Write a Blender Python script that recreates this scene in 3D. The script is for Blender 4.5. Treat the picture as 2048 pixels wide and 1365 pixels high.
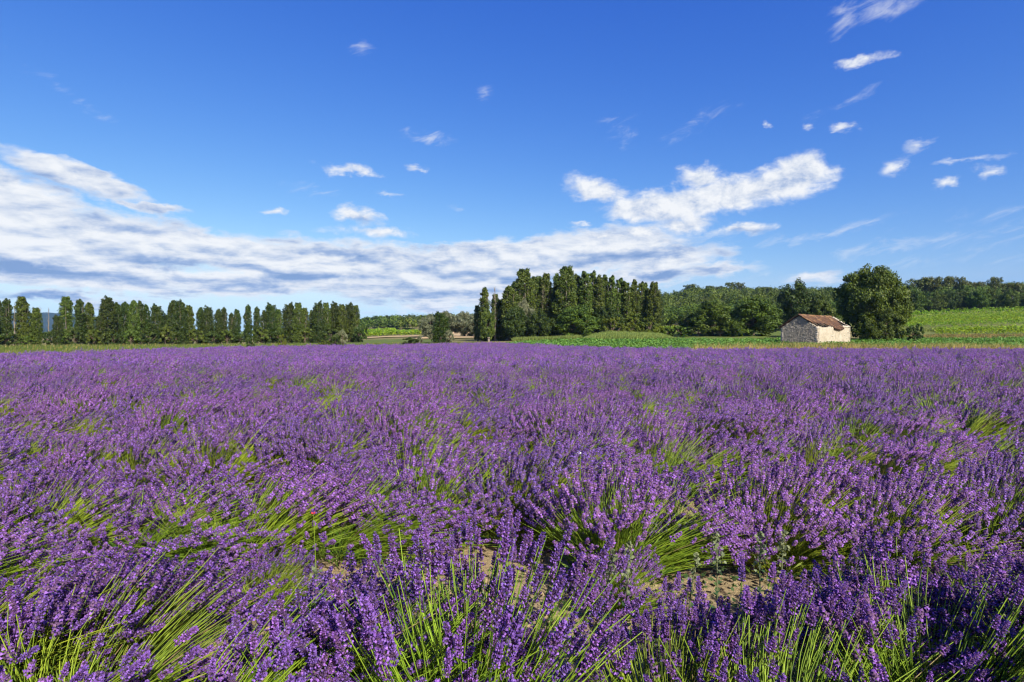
import bpy, math, random
import numpy as np
from mathutils import Vector, Matrix

sc = bpy.context.scene
for o in list(bpy.data.objects):
    bpy.data.objects.remove(o)
C = sc.collection
PI = math.pi
R = math.radians

# ------------------------------------------------------------------ camera, light, exposure
CH, F, HY, CXP = 1.65, 1138.0, 674.0, 1024.0       # camera height; focal length, horizon row and centre column of the photograph
cam = bpy.data.cameras.new('camera')
cam.sensor_width = 36.0
cam.lens = 36.0 * F / 2048.0
cam.shift_y = -(682.5 - HY) / 2048.0
cam.clip_start = 0.05
cam.clip_end = 30000
cam_ob = bpy.data.objects.new('camera', cam)
C.objects.link(cam_ob)
cam_ob.location = (0, 0, CH)
cam_ob.rotation_euler = (PI / 2, 0, 0)
sc.camera = cam_ob

SUN_EL, SUN_AZ = R(34), R(150)                      # azimuth clockwise from +Y: behind the camera, to the right
sun = bpy.data.lights.new('sun', 'SUN')
sun.energy = 4.8
sun.angle = R(0.5)
sun.color = (1.0, 0.92, 0.78)
sun_ob = bpy.data.objects.new('sun', sun)
C.objects.link(sun_ob)
S = Vector((math.sin(SUN_AZ) * math.cos(SUN_EL), math.cos(SUN_AZ) * math.cos(SUN_EL), math.sin(SUN_EL)))
sun_ob.rotation_euler = (-S).to_track_quat('-Z', 'Y').to_euler()

sc.view_settings.view_transform = 'Standard'
sc.view_settings.look = 'None'
sc.view_settings.exposure = 0.95
sc.view_settings.gamma = 1.0
sc.view_settings.use_curve_mapping = False
sc.render.engine = 'CYCLES'
cy = sc.cycles
cy.max_bounces = 5
cy.diffuse_bounces = 3
cy.glossy_bounces = 1
cy.transmission_bounces = 3
cy.volume_bounces = 0
cy.transparent_max_bounces = 4
cy.caustics_reflective = False
cy.caustics_refractive = False
cy.sample_clamp_indirect = 4.0
cy.use_denoising = True
cy.denoiser = 'OPENIMAGEDENOISE'
cy.denoising_input_passes = 'RGB_ALBEDO_NORMAL'
cy.denoising_prefilter = 'ACCURATE'
cy.pixel_filter_type = 'BLACKMAN_HARRIS'
cy.filter_width = 1.3
cy.use_adaptive_sampling = True
cy.adaptive_threshold = 0.02

# ------------------------------------------------------------------ sky: Nishita, with clouds placed by azimuth and elevation
world = bpy.data.worlds.new('World')
sc.world = world
world.use_nodes = True
NT = world.node_tree
NT.nodes.clear()


class NB:
    """small helper that adds nodes to one tree"""
    def __init__(s, nt): s.nt = nt
    def n(s, t, **k):
        x = s.nt.nodes.new(t)
        for a, b in k.items(): setattr(x, a, b)
        return x
    def put(s, sock, v):
        if isinstance(v, bpy.types.NodeSocket): s.nt.links.new(v, sock)
        else: sock.default_value = v
    def m(s, op, a, b=None, c=None, clamp=False):
        x = s.n('ShaderNodeMath', operation=op, use_clamp=clamp)
        s.put(x.inputs[0], a)
        if b is not None: s.put(x.inputs[1], b)
        if c is not None: s.put(x.inputs[2], c)
        return x.outputs[0]
    def v(s, op, a, b=None, scale=None):
        x = s.n('ShaderNodeVectorMath', operation=op)
        s.put(x.inputs[0], a)
        if b is not None: s.put(x.inputs[1], b)
        if scale is not None: s.put(x.inputs['Scale'], scale)
        return x.outputs['Value'] if op in ('LENGTH', 'DOT_PRODUCT') else x.outputs[0]
    def comb(s, a, b, c):
        x = s.n('ShaderNodeCombineXYZ')
        for i, q in enumerate((a, b, c)): s.put(x.inputs[i], q)
        return x.outputs[0]
    def noise(s, vec, scale, detail=6, rough=.55, dist=0.0, col=False):
        x = s.n('ShaderNodeTexNoise')
        s.put(x.inputs['Vector'], vec)
        for k, q in (('Scale', scale), ('Detail', detail), ('Roughness', rough), ('Distortion', dist)): s.put(x.inputs[k], q)
        return x.outputs['Color' if col else 'Fac']
    def ss(s, v, lo, hi, a=0.0, b=1.0, kind='SMOOTHSTEP'):
        x = s.n('ShaderNodeMapRange', interpolation_type=kind)
        s.put(x.inputs['Value'], v)
        for k, q in (('From Min', lo), ('From Max', hi), ('To Min', a), ('To Max', b)): s.put(x.inputs[k], q)
        return x.outputs['Result']
    def mix(s, f, a, b, blend='MIX'):
        x = s.n('ShaderNodeMix', data_type='RGBA', blend_type=blend)
        s.put(x.inputs[0], f); s.put(x.inputs[6], a); s.put(x.inputs[7], b)
        return x.outputs[2]
    def ramp(s, f, stops):
        x = s.n('ShaderNodeValToRGB')
        s.put(x.inputs[0], f)
        e = x.color_ramp.elements
        e[0].position, e[0].color = stops[0][0], (*stops[0][1], 1)
        e[1].position, e[1].color = stops[-1][0], (*stops[-1][1], 1)
        for p, c in stops[1:-1]:
            q = e.new(p); q.color = (*c, 1)
        return x.outputs[0]


W = NB(NT)
tc = W.n('ShaderNodeTexCoord')
D = tc.outputs['Generated']
sep = W.n('ShaderNodeSeparateXYZ'); NT.links.new(D, sep.inputs[0])
az = W.m('ARCTAN2', sep.outputs[0], sep.outputs[1])
el = W.m('ARCSINE', sep.outputs[2])
AE = W.comb(az, el, 0.0)


def azel(px, py):
    t, e = (px - CXP) / F, (HY - py) / F
    return math.atan(t), math.atan(e / math.sqrt(1 + t * t)), t


# domain warp so that cloud outlines are ragged
stretch = W.v('MULTIPLY', D, (1.0, 1.0, 2.0))
w1 = W.v('SUBTRACT', W.noise(stretch, 9.0, 5, .6, 0, True), (.5, .5, .5))
w2 = W.v('SUBTRACT', W.noise(stretch, 40.0, 4, .6, 0, True), (.5, .5, .5))
P = W.v('ADD', AE, W.v('ADD', W.v('MULTIPLY', w1, (.10, .045, 0)), W.v('MULTIPLY', w2, (.022, .016, 0))))


def blobs(lst, vec):
    """max over soft ellipses (pixel centre, radii, tilt in degrees, strength) expressed as azimuth / elevation"""
    out = None
    for (x, y, rx, ry, rot, st) in lst:
        a, e, t = azel(x, y)
        mp = W.n('ShaderNodeMapping', vector_type='TEXTURE')
        if out is None:
            W.put(mp.inputs['Vector'], vec)
        else:                                       # evaluate one after the other: keeps the shader's stack small
            q = W.n('ShaderNodeVectorMath', operation='MULTIPLY_ADD')
            W.put(q.inputs[0], out); q.inputs[1].default_value = (1e-9,) * 3; W.put(q.inputs[2], vec)
            W.put(mp.inputs['Vector'], q.outputs[0])
        mp.inputs['Location'].default_value = (a, e, 0)
        mp.inputs['Rotation'].default_value = (0, 0, R(rot))
        mp.inputs['Scale'].default_value = (rx / F / (1 + t * t) * 1.0, ry / F / math.sqrt(1 + t * t), 1)
        q = W.m('MULTIPLY_ADD', W.v('LENGTH', mp.outputs[0]), -st, st)
        out = W.m('MAXIMUM', q, 0.0) if out is None else W.m('MAXIMUM', out, q)
    return out


BIG = [  # the long bank on the left and along the horizon
    (40, 400, 250, 60, -12, 1.4),
    (-80, 405, 360, 125, -14, 1.55), (150, 352, 190, 34, -13, 1.15), (60, 480, 460, 95, -6, 1.7), (330, 480, 200, 60, -12, 1.4), (280, 408, 130, 14, -4, .85),
    (500, 515, 280, 46, -8, 1.3), (700, 545, 360, 74, -4, 1.6), (540, 560, 280, 46, 0, 1.3), (1000, 530, 350, 58, 4, 1.6),
    (1190, 505, 250, 56, 6, 1.5), (1330, 520, 150, 44, 4, 1.1), (900, 575, 350, 56, 0, 1.4), (1260, 558, 230, 28, 6, 1.0), (860, 612, 170, 18, 4, .85),
    (110, 556, 400, 34, -4, 1.2), (110, 600, 330, 22, -3, .8), (1420, 540, 120, 18, 3, .75), (1615, 553, 100, 20, 2, .75),
    (-420, 470, 420, 120, -6, 1.2), (-900, 520, 500, 90, 0, 1.1)]
PUFF = [  # single cumulus
    (1200, 380, 85, 34, -14, 1.15), (1330, 412, 165, 46, 0, 1.6), (1450, 392, 170, 50, 4, 1.6), (1580, 358, 108, 54, 10, 1.55), (1400, 360, 62, 36, 8, 1.05),
    (1350, 444, 110, 26, -6, 1.1), (1480, 462, 85, 17, 2, .9), (1250, 464, 120, 16, 4, .85), (1155, 449, 45, 9, 6, .7),
    (710, 434, 66, 30, -4, 1.05), (735, 468, 120, 18, -3, .85), (545, 424, 60, 14, 3, .85), (690, 345, 80, 14, -4, .85), (833, 341, 32, 12, 2, .8),
    (787, 386, 38, 8, -2, .68), (1715, 122, 78, 14, 9, .80), (1690, 127, 44, 14, 2, .7), (1698, 258, 42, 16, -6, .9), (1633, 254, 32, 15, 5, .66),
    (1830, 302, 56, 26, 16, .8), (1798, 336, 58, 28, 12, .8), (1890, 371, 34, 15, 4, .75), (1945, 318, 80, 12, 3, .62), (1968, 346, 34, 22, 14, .66), (1548, 246, 14, 11, -40, .6)]
WISP = [
    (1775, 8, 120, 36, 8, .85), (1680, 36, 70, 28, 28, .75), (730, 97, 44, 18, 4, .62), (985, 195, 34, 22, -10, .52), (860, 272, 70, 20, -6, .66),
    (818, 260, 26, 12, 0, .55), (1240, 260, 60, 60, 30, .34), (1660, 465, 230, 18, 8, .6), (1400, 480, 260, 30, 6, .4), (1790, 490, 120, 24, 4, .72),
    (1720, 505, 90, 20, 4, .66), (1400, 240, 160, 22, 22, .38), (1700, 200, 120, 14, 20, .36), (100, 170, 220, 26, -28, .36), (1850, 480, 80, 16, 4, .6), (640, 385, 80, 18, -14, .46),
    (915, 418, 26, 9, -8, .6), (1950, 480, 260, 90, 4, .36), (1830, 520, 180, 22, 3, .5), (1560, 550, 200, 24, 2, .5)]
DARK = [  # grey undersides
    (40, 536, 330, 26, -5, 1.0), (330, 522, 140, 18, -2, .9), (230, 446, 260, 20, -6, .6), (60, 350, 180, 30, -10, .4), (300, 450, 130, 20, -8, .55), (620, 560, 280, 20, 2, .85),
    (1190, 520, 260, 22, 4, .95), (1340, 494, 100, 18, 4, .7), (900, 548, 240, 18, 0, .75), (800, 592, 260, 18, 2, .7), (1310, 553, 80, 15, 4, 1.1), (700, 508, 180, 16, -3, .65),
    (1300, 402, 60, 12, 0, .5), (1560, 372, 80, 14, 20, .45), (1400, 440, 90, 10, 4, .35), (100, 602, 320, 14, -3, .85), (1500, 466, 70, 8, 2, .5), (710, 446, 50, 10, 0, .4), (1080, 566, 180, 14, 2, .65)]

den = W.m('ADD', W.m('MAXIMUM', sep.outputs[2], 0.0), .075)
strat = W.comb(W.m('DIVIDE', sep.outputs[0], den), W.m('DIVIDE', sep.outputs[1], den), 0.37)   # a flat layer overhead, crowding together towards the horizon
den2 = W.m('SUBTRACT', den, .011)                     # the same layer seen a little lower: for the relief
strat2 = W.comb(W.m('DIVIDE', sep.outputs[0], den2), W.m('DIVIDE', sep.outputs[1], den2), 0.37)
puffc = W.v('MULTIPLY', W.comb(az, el, 0.11), (1.0, 1.6, 1.0))
wispc = W.comb(W.m('ADD', az, W.m('MULTIPLY', el, 1.1)), W.m('MULTIPLY', W.m('SUBTRACT', el, W.m('MULTIPLY', az, .35)), 4.0), 1.3)
nS = W.m('ADD', W.m('MULTIPLY', W.noise(strat, 1.5, 7, .58, .35), .46), W.m('MULTIPLY', W.noise(W.v('MULTIPLY', puffc, (1.0, 1.6, 1.0)), 13.0, 7, .60, .3), .54))
nP = W.noise(puffc, 22.0, 8, .63, .35)
nW = W.noise(wispc, 14.0, 7, .66, .7)
nB = W.noise(strat, .8, 4, .55, .2)
mS, mP, mW, mD = blobs(BIG, P), blobs(PUFF, P), blobs(WISP, P), blobs(DARK, P)
def dens(m, n, k, lo, hi, mx=1.0):
    return W.m('MULTIPLY', W.ss(W.m('MULTIPLY_ADD', W.m('SUBTRACT', n, .5), k, m), lo, hi), W.ss(m, 0.0, .15, 0.0, mx))
aS = dens(mS, nS, 2.2, .10, .62, .97)
aP = dens(mP, nP, 1.5, .16, .88, .97)
aW = dens(mW, nW, 1.9, .16, 1.15, .60)
# light and shade inside the clouds: relief of the density noise, bright on the upper sides, and the grey undersides
loS = W.m('ADD', W.m('MULTIPLY', W.noise(strat2, 1.5, 7, .58, .35), .46), W.m('MULTIPLY', W.noise(W.v('MULTIPLY', W.v('SUBTRACT', puffc, (0.006, .016, 0)), (1.0, 1.6, 1.0)), 13.0, 7, .60, .3), .54))
upP = W.noise(W.v('ADD', puffc, (0.008, .020, 0)), 22.0, 8, .63, .35)
rel = W.m('ADD', W.m('MULTIPLY', W.m('SUBTRACT', loS, nS), W.m('MULTIPLY', aS, 2.6)), W.m('MULTIPLY', W.m('SUBTRACT', nP, upP), W.m('MULTIPLY', aP, 1.9)))
lum = W.m('ADD', W.m('SUBTRACT', .77, W.m('MULTIPLY', mD, W.ss(nB, .35, .62, .30, .95))), rel)
lum = W.m('SUBTRACT', lum, W.m('MULTIPLY', W.ss(nS, .45, .75), W.m('MULTIPLY', aS, .30)), clamp=True)   # thick parts are greyer
ccol = W.ramp(lum, [(0.0, (.23, .36, .64)), (.28, (.38, .50, .75)), (.5, (.60, .68, .84)), (.72, (.82, .86, .93)), (.92, (.98, .99, 1.0))])
sky = W.n('ShaderNodeTexSky', sky_type='NISHITA')
sky.sun_disc = False
sky.sun_elevation = SUN_EL
sky.sun_rotation = SUN_AZ
W.put(sky.inputs['Vector'], W.v('MAXIMUM', D, (-1.0, -1.0, .085)))   # the low air stays as bright as just above the horizon
SKY_STRENGTH = 0.10
XK = .533                                            # the sky's level, balanced against the exposure
sc3 = W.n('ShaderNodeSeparateColor')
NT.links.new(sky.outputs[0], sc3.inputs[0])
def grade(v, k, p):
    return W.m('MULTIPLY', W.m('POWER', W.m('MULTIPLY', v, SKY_STRENGTH), p), k / SKY_STRENGTH)
cc = W.n('ShaderNodeCombineColor')
W.put(cc.inputs[0], grade(sc3.outputs[0], 1.95 * XK, 1.80))
W.put(cc.inputs[1], grade(sc3.outputs[1], 1.42 * XK, 1.33))
W.put(cc.inputs[2], grade(sc3.outputs[2], 1.22 * XK, .575))
cover = W.m('SUBTRACT', 1.0, W.m('MULTIPLY', W.m('MULTIPLY', W.m('SUBTRACT', 1.0, aS), W.m('SUBTRACT', 1.0, aP)), W.m('SUBTRACT', 1.0, aW)))
out = W.mix(cover, cc.outputs[0], W.v('SCALE', ccol, scale=.95 * XK / SKY_STRENGTH))
bg = W.n('ShaderNodeBackground')
NT.links.new(out, bg.inputs[0])
bg.inputs[1].default_value = SKY_STRENGTH
wo = W.n('ShaderNodeOutputWorld')
NT.links.new(bg.outputs[0], wo.inputs[0])
world.cycles.sampling_method = 'NONE'

# ------------------------------------------------------------------ mesh helpers
rng = np.random.default_rng(7)


class MB:
    """collects vertices and polygons (numpy) and builds ONE mesh"""
    def __init__(s): s.V, s.Fc, s.nv = [], [], 0
    def add(s, V, faces, mat=0, shade=0.5):
        V = np.asarray(V, np.float32).reshape(-1, 3)
        faces = np.asarray(faces, np.int64)
        n = len(faces)
        s.V.append(V)
        s.Fc.append((faces + s.nv, np.broadcast_to(np.asarray(mat, np.int32), (n,)), np.broadcast_to(np.asarray(shade, np.float32), (n,))))
        s.nv += len(V)
        return s
    def mesh(s, name, mats, smooth=False):
        me = bpy.data.meshes.new(name)
        V = np.concatenate(s.V)
        idx = np.concatenate([f.ravel() for f, _, _ in s.Fc])
        tot = np.concatenate([np.full(len(f), f.shape[1], np.int32) for f, _, _ in s.Fc])
        st = np.concatenate([[0], np.cumsum(tot)[:-1]]).astype(np.int32)
        me.vertices.add(len(V)); me.vertices.foreach_set('co', V.ravel())
        me.loops.add(len(idx)); me.loops.foreach_set('vertex_index', idx.astype(np.int32))
        me.polygons.add(len(tot)); me.polygons.foreach_set('loop_start', st); me.polygons.foreach_set('loop_total', tot)
        me.polygons.foreach_set('material_index', np.concatenate([m for _, m, _ in s.Fc]).astype(np.int32))
        if smooth: me.polygons.foreach_set('use_smooth', np.ones(len(tot), bool))
        a = me.attributes.new('shade', 'FLOAT', 'FACE')
        a.data.foreach_set('value', np.concatenate([q for _, _, q in s.Fc]).astype(np.float32))
        for m in (mats if isinstance(mats, (list, tuple)) else [mats]): me.materials.append(m)
        me.update(calc_edges=True)
        return me


def link(name, data, parent=None, loc=None, rotz=None, scale=None):
    o = bpy.data.objects.new(name, data)
    C.objects.link(o)
    if parent is not None: o.parent = parent
    if loc is not None: o.location = loc
    if rotz is not None: o.rotation_euler = (0, 0, rotz)
    if scale is not None: o.scale = scale if hasattr(scale, '__len__') else (scale,) * 3
    return o


def tag(o, label=None, cat=None, group=None, kind=None):
    if label: o['label'] = label
    if cat: o['category'] = cat
    if group: o['group'] = group
    if kind: o['kind'] = kind
    return o


def norm(a): return a / np.maximum(np.linalg.norm(a, axis=-1, keepdims=True), 1e-9)


def frames(Z):
    """(n,3) axis -> (n,3,3) matrices whose columns are x, y, z axes"""
    Z = norm(Z)
    ref = np.where(np.abs(Z[:, 2:3]) > .9, np.array([[1., 0, 0]]), np.array([[0, 0, 1.]]))
    X = norm(np.cross(ref, Z)); Y = np.cross(Z, X)
    return np.stack([X, Y, Z], axis=2)


def place_copies(mb, T, pos, mats3, scale, mat_off=0, jitter=0.0):
    """T = (V, faces list [(F, mat, shade)]) copied at every pos with its matrix and scale"""
    V, FS = T
    n, k = len(pos), len(V)
    W_ = np.einsum('nij,kj->nki', mats3, V) * np.reshape(scale, (-1, 1, 1)) + pos[:, None, :]
    base = (np.arange(n) * k)[:, None, None]
    off = mb.nv
    mb.V.append(W_.reshape(-1, 3).astype(np.float32)); mb.nv += n * k
    for Fa, ma, sh in FS:
        f = (Fa[None] + base).reshape(-1, Fa.shape[1]) + off
        shv = np.tile(np.broadcast_to(sh, (len(Fa),)), n)
        if jitter: shv = np.clip(shv + np.repeat(rng.normal(0, jitter, n), len(Fa)), 0, 1)
        mb.Fc.append((f, np.tile(np.broadcast_to(ma, (len(Fa),)), n), shv))


def tubes(mb, P, rad, sides=3, mat=0, shade=.5):
    """P (n,k,3) polylines, rad (n,k) or (k,) -> tapered tubes"""
    P = np.asarray(P, float); n, k, _ = P.shape
    rad = np.broadcast_to(np.asarray(rad, float), (n, k))
    T = np.gradient(P, axis=1)
    Fm = frames(T.reshape(-1, 3)).reshape(n, k, 3, 3)
    a = np.arange(sides) * 2 * PI / sides
    ring = np.stack([np.cos(a), np.sin(a), 0 * a], 1)
    V = np.einsum('nkij,sj->nksi', Fm, ring) * rad[:, :, None, None] + P[:, :, None, :]
    i = np.arange(k - 1)[:, None]; j = np.arange(sides)[None]
    q = np.stack([i * sides + j, i * sides + (j + 1) % sides, (i + 1) * sides + (j + 1) % sides, (i + 1) * sides + j], -1).reshape(-1, 4)
    f = (q[None] + (np.arange(n) * k * sides)[:, None, None]).reshape(-1, 4)
    sh = np.repeat(np.broadcast_to(np.asarray(shade, float), (n,)), len(q))
    mb.add(V.reshape(-1, 3), f, mat, sh)


def quads(mb, cen, nrm, size, aspect=1.0, mat=0, shade=.5, up=None):
    """leaf quads (a bent kite of two triangles would cost the same): centre, normal, size"""
    n = len(cen)
    Fm = frames(nrm)
    th = rng.uniform(0, 2 * PI, n)
    if up is None:
        a = Fm[:, :, 0] * np.cos(th)[:, None] + Fm[:, :, 1] * np.sin(th)[:, None]
    else:
        a = norm(up)
    b = np.cross(norm(nrm), a)
    s = np.broadcast_to(size, (n,))[:, None]
    V = np.stack([cen - a * s, cen + b * s * aspect * .6 - a * s * .1, cen + a * s, cen - b * s * aspect * .6 + a * s * .1], 1)
    mb.add(V.reshape(-1, 3), np.arange(4 * n).reshape(n, 4), mat, shade)


def blades(mb, base, h, w, lean, mat=0, shade=.5):
    """grass blades: a quad and a triangle tip each, bent by lean (n,3)"""
    n = len(base)
    th = rng.uniform(0, 2 * PI, n)
    s = np.stack([np.cos(th), np.sin(th), 0 * th], 1) * np.reshape(w, (-1, 1)) * np.ones((n, 1))
    h = np.reshape(h, (-1, 1)) * np.ones((n, 1))
    mid = base + np.array([0, 0, .55]) * h + lean * h * .35
    top = base + np.array([0, 0, .95]) * h + lean * h
    V = np.stack([base - s, base + s, mid + s * .7, mid - s * .7, top], 1).reshape(-1, 3)
    o = (np.arange(n) * 5)[:, None]
    off = mb.nv
    mb.add(V, o + np.array([[0, 1, 2, 3]]), mat, shade)
    sh = np.broadcast_to(np.asarray(shade, np.float32), (n,)); ma = np.broadcast_to(np.asarray(mat, np.int32), (n,))
    mb.Fc.append((o + np.array([[3, 2, 4]]) + off, ma, sh))


# ------------------------------------------------------------------ materials
def new_mat(name):
    m = bpy.data.materials.new(name); m.use_nodes = True
    m.node_tree.nodes.clear()
    return m, NB(m.node_tree)


AL = .70                                             # all albedos were balanced together against the exposure


def leaf_mat(name, dark, light, trans=.35, var=.25, rough=.55, spec=.25, tcol=None, nscale=0.0):
    """two-tone foliage: tone per leaf ('shade'), small variation per object, light passing through thin leaves"""
    dark, light = tuple(AL * q for q in dark), tuple(AL * q for q in light)
    m, B = new_mat(name)
    at = B.n('ShaderNodeAttribute', attribute_name='shade').outputs['Fac']
    col = B.mix(at, (*dark, 1), (*light, 1))
    oi = B.n('ShaderNodeObjectInfo').outputs['Random']
    hv = B.n('ShaderNodeHueSaturation')
    B.put(hv.inputs['Hue'], B.m('MULTIPLY_ADD', oi, .03, .485))
    B.put(hv.inputs['Saturation'], 1.0)
    B.put(hv.inputs['Value'], B.m('MULTIPLY_ADD', oi, var, 1 - var / 2))
    B.put(hv.inputs['Color'], col)
    col = hv.outputs[0]
    p = B.n('ShaderNodeBsdfPrincipled')
    B.put(p.inputs['Base Color'], col)
    p.inputs['Roughness'].default_value = rough
    p.inputs['Specular IOR Level'].default_value = spec
    o = B.n('ShaderNodeOutputMaterial')
    if trans > 0:
        t = B.n('ShaderNodeBsdfTranslucent')
        B.put(t.inputs[0], B.mix(1.0, col, (*(tcol or (1.25, 1.15, .55)), 1), 'MULTIPLY'))
        x = B.n('ShaderNodeMixShader'); x.inputs[0].default_value = trans
        B.nt.links.new(p.outputs[0], x.inputs[1]); B.nt.links.new(t.outputs[0], x.inputs[2])
        B.nt.links.new(x.outputs[0], o.inputs[0])
    else:
        B.nt.links.new(p.outputs[0], o.inputs[0])
    return m


def soil_mat(name, stops, scale=1.0, bump=.4, fine=14.0, stretch=(1, 1, 1)):
    """ground: colour from two scales of noise, with fine relief"""
    stops = [(p_, tuple(AL * q for q in c_)) for p_, c_ in stops]
    m, B = new_mat(name)
    co = B.n('ShaderNodeTexCoord').outputs['Object']
    co = B.v('MULTIPLY', co, stretch)
    f = B.m('ADD', B.m('MULTIPLY', B.noise(co, .35 * scale, 5, .6), .55), B.m('MULTIPLY', B.noise(co, fine * scale, 6, .65), .45))
    col = B.ramp(f, stops)
    p = B.n('ShaderNodeBsdfPrincipled')
    B.put(p.inputs['Base Color'], col)
    p.inputs['Roughness'].default_value = .95
    p.inputs['Specular IOR Level'].default_value = .1
    bp = B.n('ShaderNodeBump'); bp.inputs['Strength'].default_value = bump; bp.inputs['Distance'].default_value = .05
    B.put(bp.inputs['Height'], B.noise(co, fine * 2 * scale, 6, .7))
    B.nt.links.new(bp.outputs[0], p.inputs['Normal'])
    o = B.n('ShaderNodeOutputMaterial')
    B.nt.links.new(p.outputs[0], o.inputs[0])
    return m


M = {}
M['floret'] = leaf_mat('violet_floret', (.138, .057, .33), (.385, .195, .75), .18, .2, .6, .15, (1.1, .8, 1.1))
M['calyx'] = leaf_mat('dusky_calyx', (.079, .043, .107), (.212, .124, .252), .10, .2, .7, .1, (1.1, .8, 1.0))
M['stem'] = leaf_mat('lavender_stem', (.085, .175, .010), (.46, .63, .055), .22, .2, .5, .25, (1.15, 1.1, .5))
M['herb'] = leaf_mat('lavender_leaf', (.06, .135, .014), (.23, .34, .045), .25, .2, .6, .2)
M['straw'] = leaf_mat('dry_straw', (.34, .26, .12), (.55, .45, .22), .25, .1, .8, .1, (1, .95, .8))
M['poplar'] = leaf_mat('poplar_leaf', (.036, .070, .010), (.15, .215, .034), .20, .25)
M['poplar_dark'] = leaf_mat('dark_poplar_leaf', (.022, .048, .009), (.080, .125, .022), .18, .22)
M['oak'] = leaf_mat('oak_leaf', (.036, .074, .010), (.140, .222, .027), .20, .22)
M['willow'] = leaf_mat('silver_willow_leaf', (.11, .135, .065), (.28, .31, .19), .25, .15, tcol=(1.1, 1.1, .8))
M['wood'] = leaf_mat('hill_wood_leaf', (.046, .090, .011), (.160, .235, .030), .20, .25)
M['pine'] = leaf_mat('pine_needle', (.05, .078, .014), (.145, .165, .035), .15, .2)
M['bright'] = leaf_mat('bright_shrub_leaf', (.075, .12, .014), (.19, .25, .03), .35, .15)
M['reed'] = leaf_mat('reed_leaf', (.16, .24, .05), (.38, .47, .14), .35, .1)
M['verge'] = leaf_mat('verge_grass_blade', (.07, .13, .022), (.20, .26, .06), .35, .1)
M['dry'] = leaf_mat('dry_grass_blade', (.30, .235, .07), (.66, .50, .20), .3, .1, tcol=(1, .95, .7))
M['bean'] = leaf_mat('bean_leaf', (.095, .22, .035), (.24, .44, .085), .3, .1)
M['vine'] = leaf_mat('vine_leaf', (.11, .25, .012), (.37, .54, .035), .45, .1)
M['weed'] = leaf_mat('pale_weed_leaf', (.15, .20, .09), (.30, .35, .19), .3, .1, .7)
M['weedleaf'] = leaf_mat('green_weed_leaf', (.05, .12, .04), (.10, .20, .07), .3, .1, .6)
M['bark'] = soil_mat('bark', [(.3, (.07, .055, .04)), (.7, (.24, .20, .15))], 3.0, .6)
M['palebark'] = soil_mat('pale_bark', [(.3, (.18, .155, .125)), (.7, (.40, .36, .30))], 3.0, .5)
M['earth'] = soil_mat('earth', [(.30, (.16, .14, .06)), (.5, (.22, .21, .08)), (.72, (.36, .30, .15))], 1.0)
M['fieldsoil'] = soil_mat('field_soil', [(.28, (.30, .23, .13)), (.5, (.43, .34, .20)), (.75, (.58, .48, .32))], 1.0, .7, 9.0)
M['wheat'] = soil_mat('stubble', [(.3, (.50, .37, .19)), (.7, (.66, .51, .30))], 1.0, .3)
M['beansoil'] = soil_mat('bean_soil', [(.3, (.10, .13, .05)), (.7, (.20, .20, .10))], 1.0)
M['meadow'] = soil_mat('meadow', [(.3, (.08, .13, .025)), (.5, (.125, .18, .04)), (.75, (.25, .25, .09))], 1.0, .4)
M['vinesoil'] = soil_mat('vine_soil', [(.3, (.10, .15, .03)), (.7, (.24, .26, .08))], 1.0)
M['tarmac'] = soil_mat('pale_track', [(.3, (.42, .33, .20)), (.7, (.58, .47, .31))], 1.0)
M['forestfloor'] = soil_mat('forest_floor', [(.3, (.035, .05, .012)), (.7, (.09, .10, .03))], .5)
M['mountain'] = soil_mat('mountain_slope', [(.3, (.016, .028, .014)), (.55, (.028, .042, .02)), (.8, (.09, .09, .07))], .012, .8, 4.0)

# ------------------------------------------------------------------ terrain
TK = np.array([-3.0, -.42, -.30, -.2, -.14, -.06, .05, .12, .25, .33, .45, .6, .9, 3.0])
YK = np.array([0., 55, 80, 105, 115, 150, 200, 260, 320, 400, 600, 900, 1500, 7000])
ZK = np.array([
    [0, 0, 0, 0, 0, 0, 0, 0, 0, 0, 0, 0, -4, -60],
    [0, 0, 0, 0, 0, 0, 0, 0, 0, 0, 0, 0, -4, -60],
    [0, 0, 0, 0, .05, .3, 1.0, 2.2, 4.0, 7, 13, 12, 5, -40],
    [0, 0, 0, .1, .2, .8, 2.0, 3.8, 5.8, 9, 16, 15, 5, -40],
    [0, 0, 0, .15, .3, 1.0, 2.2, 4.2, 6.5, 9.5, 17.5, 16, 5, -40],
    [0, 0, .05, .3, .5, 1.2, 2.2, 4.2, 6.5, 10, 18, 17, 5, -40],
    [0, 0, .2, .7, .8, 1.3, 2.4, 4.2, 7.5, 11, 17, 16, 5, -40],
    [0, 0, .3, 1.0, 1.1, 1.5, 2.8, 6, 9.5, 14, 18, 15, 5, -40],
    [0, 0, .3, 1.0, 1.3, 2.5, 5.5, 11, 18, 25, 27, 18, 5, -40],
    [0, 0, .35, 1.0, 1.6, 3.6, 7.5, 14, 22.5, 30, 30, 20, 5, -40],
    [0, 0, .4, 1.05, 1.8, 3.9, 8.0, 15, 22.5, 29, 30, 20, 5, -40],
    [0, 0, .4, 1.1, 1.9, 4.3, 9.0, 16, 22.5, 28.5, 30, 20, 5, -40],
    [0, 0, .4, 1.2, 2.1, 5.6, 11.3, 18.5, 22.5, 26, 28, 20, 5, -40],
    [0, 0, .4, 1.2, 2.1, 5.6, 11.3, 18.5, 22.5, 26, 28, 20, 5, -40]])


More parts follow.
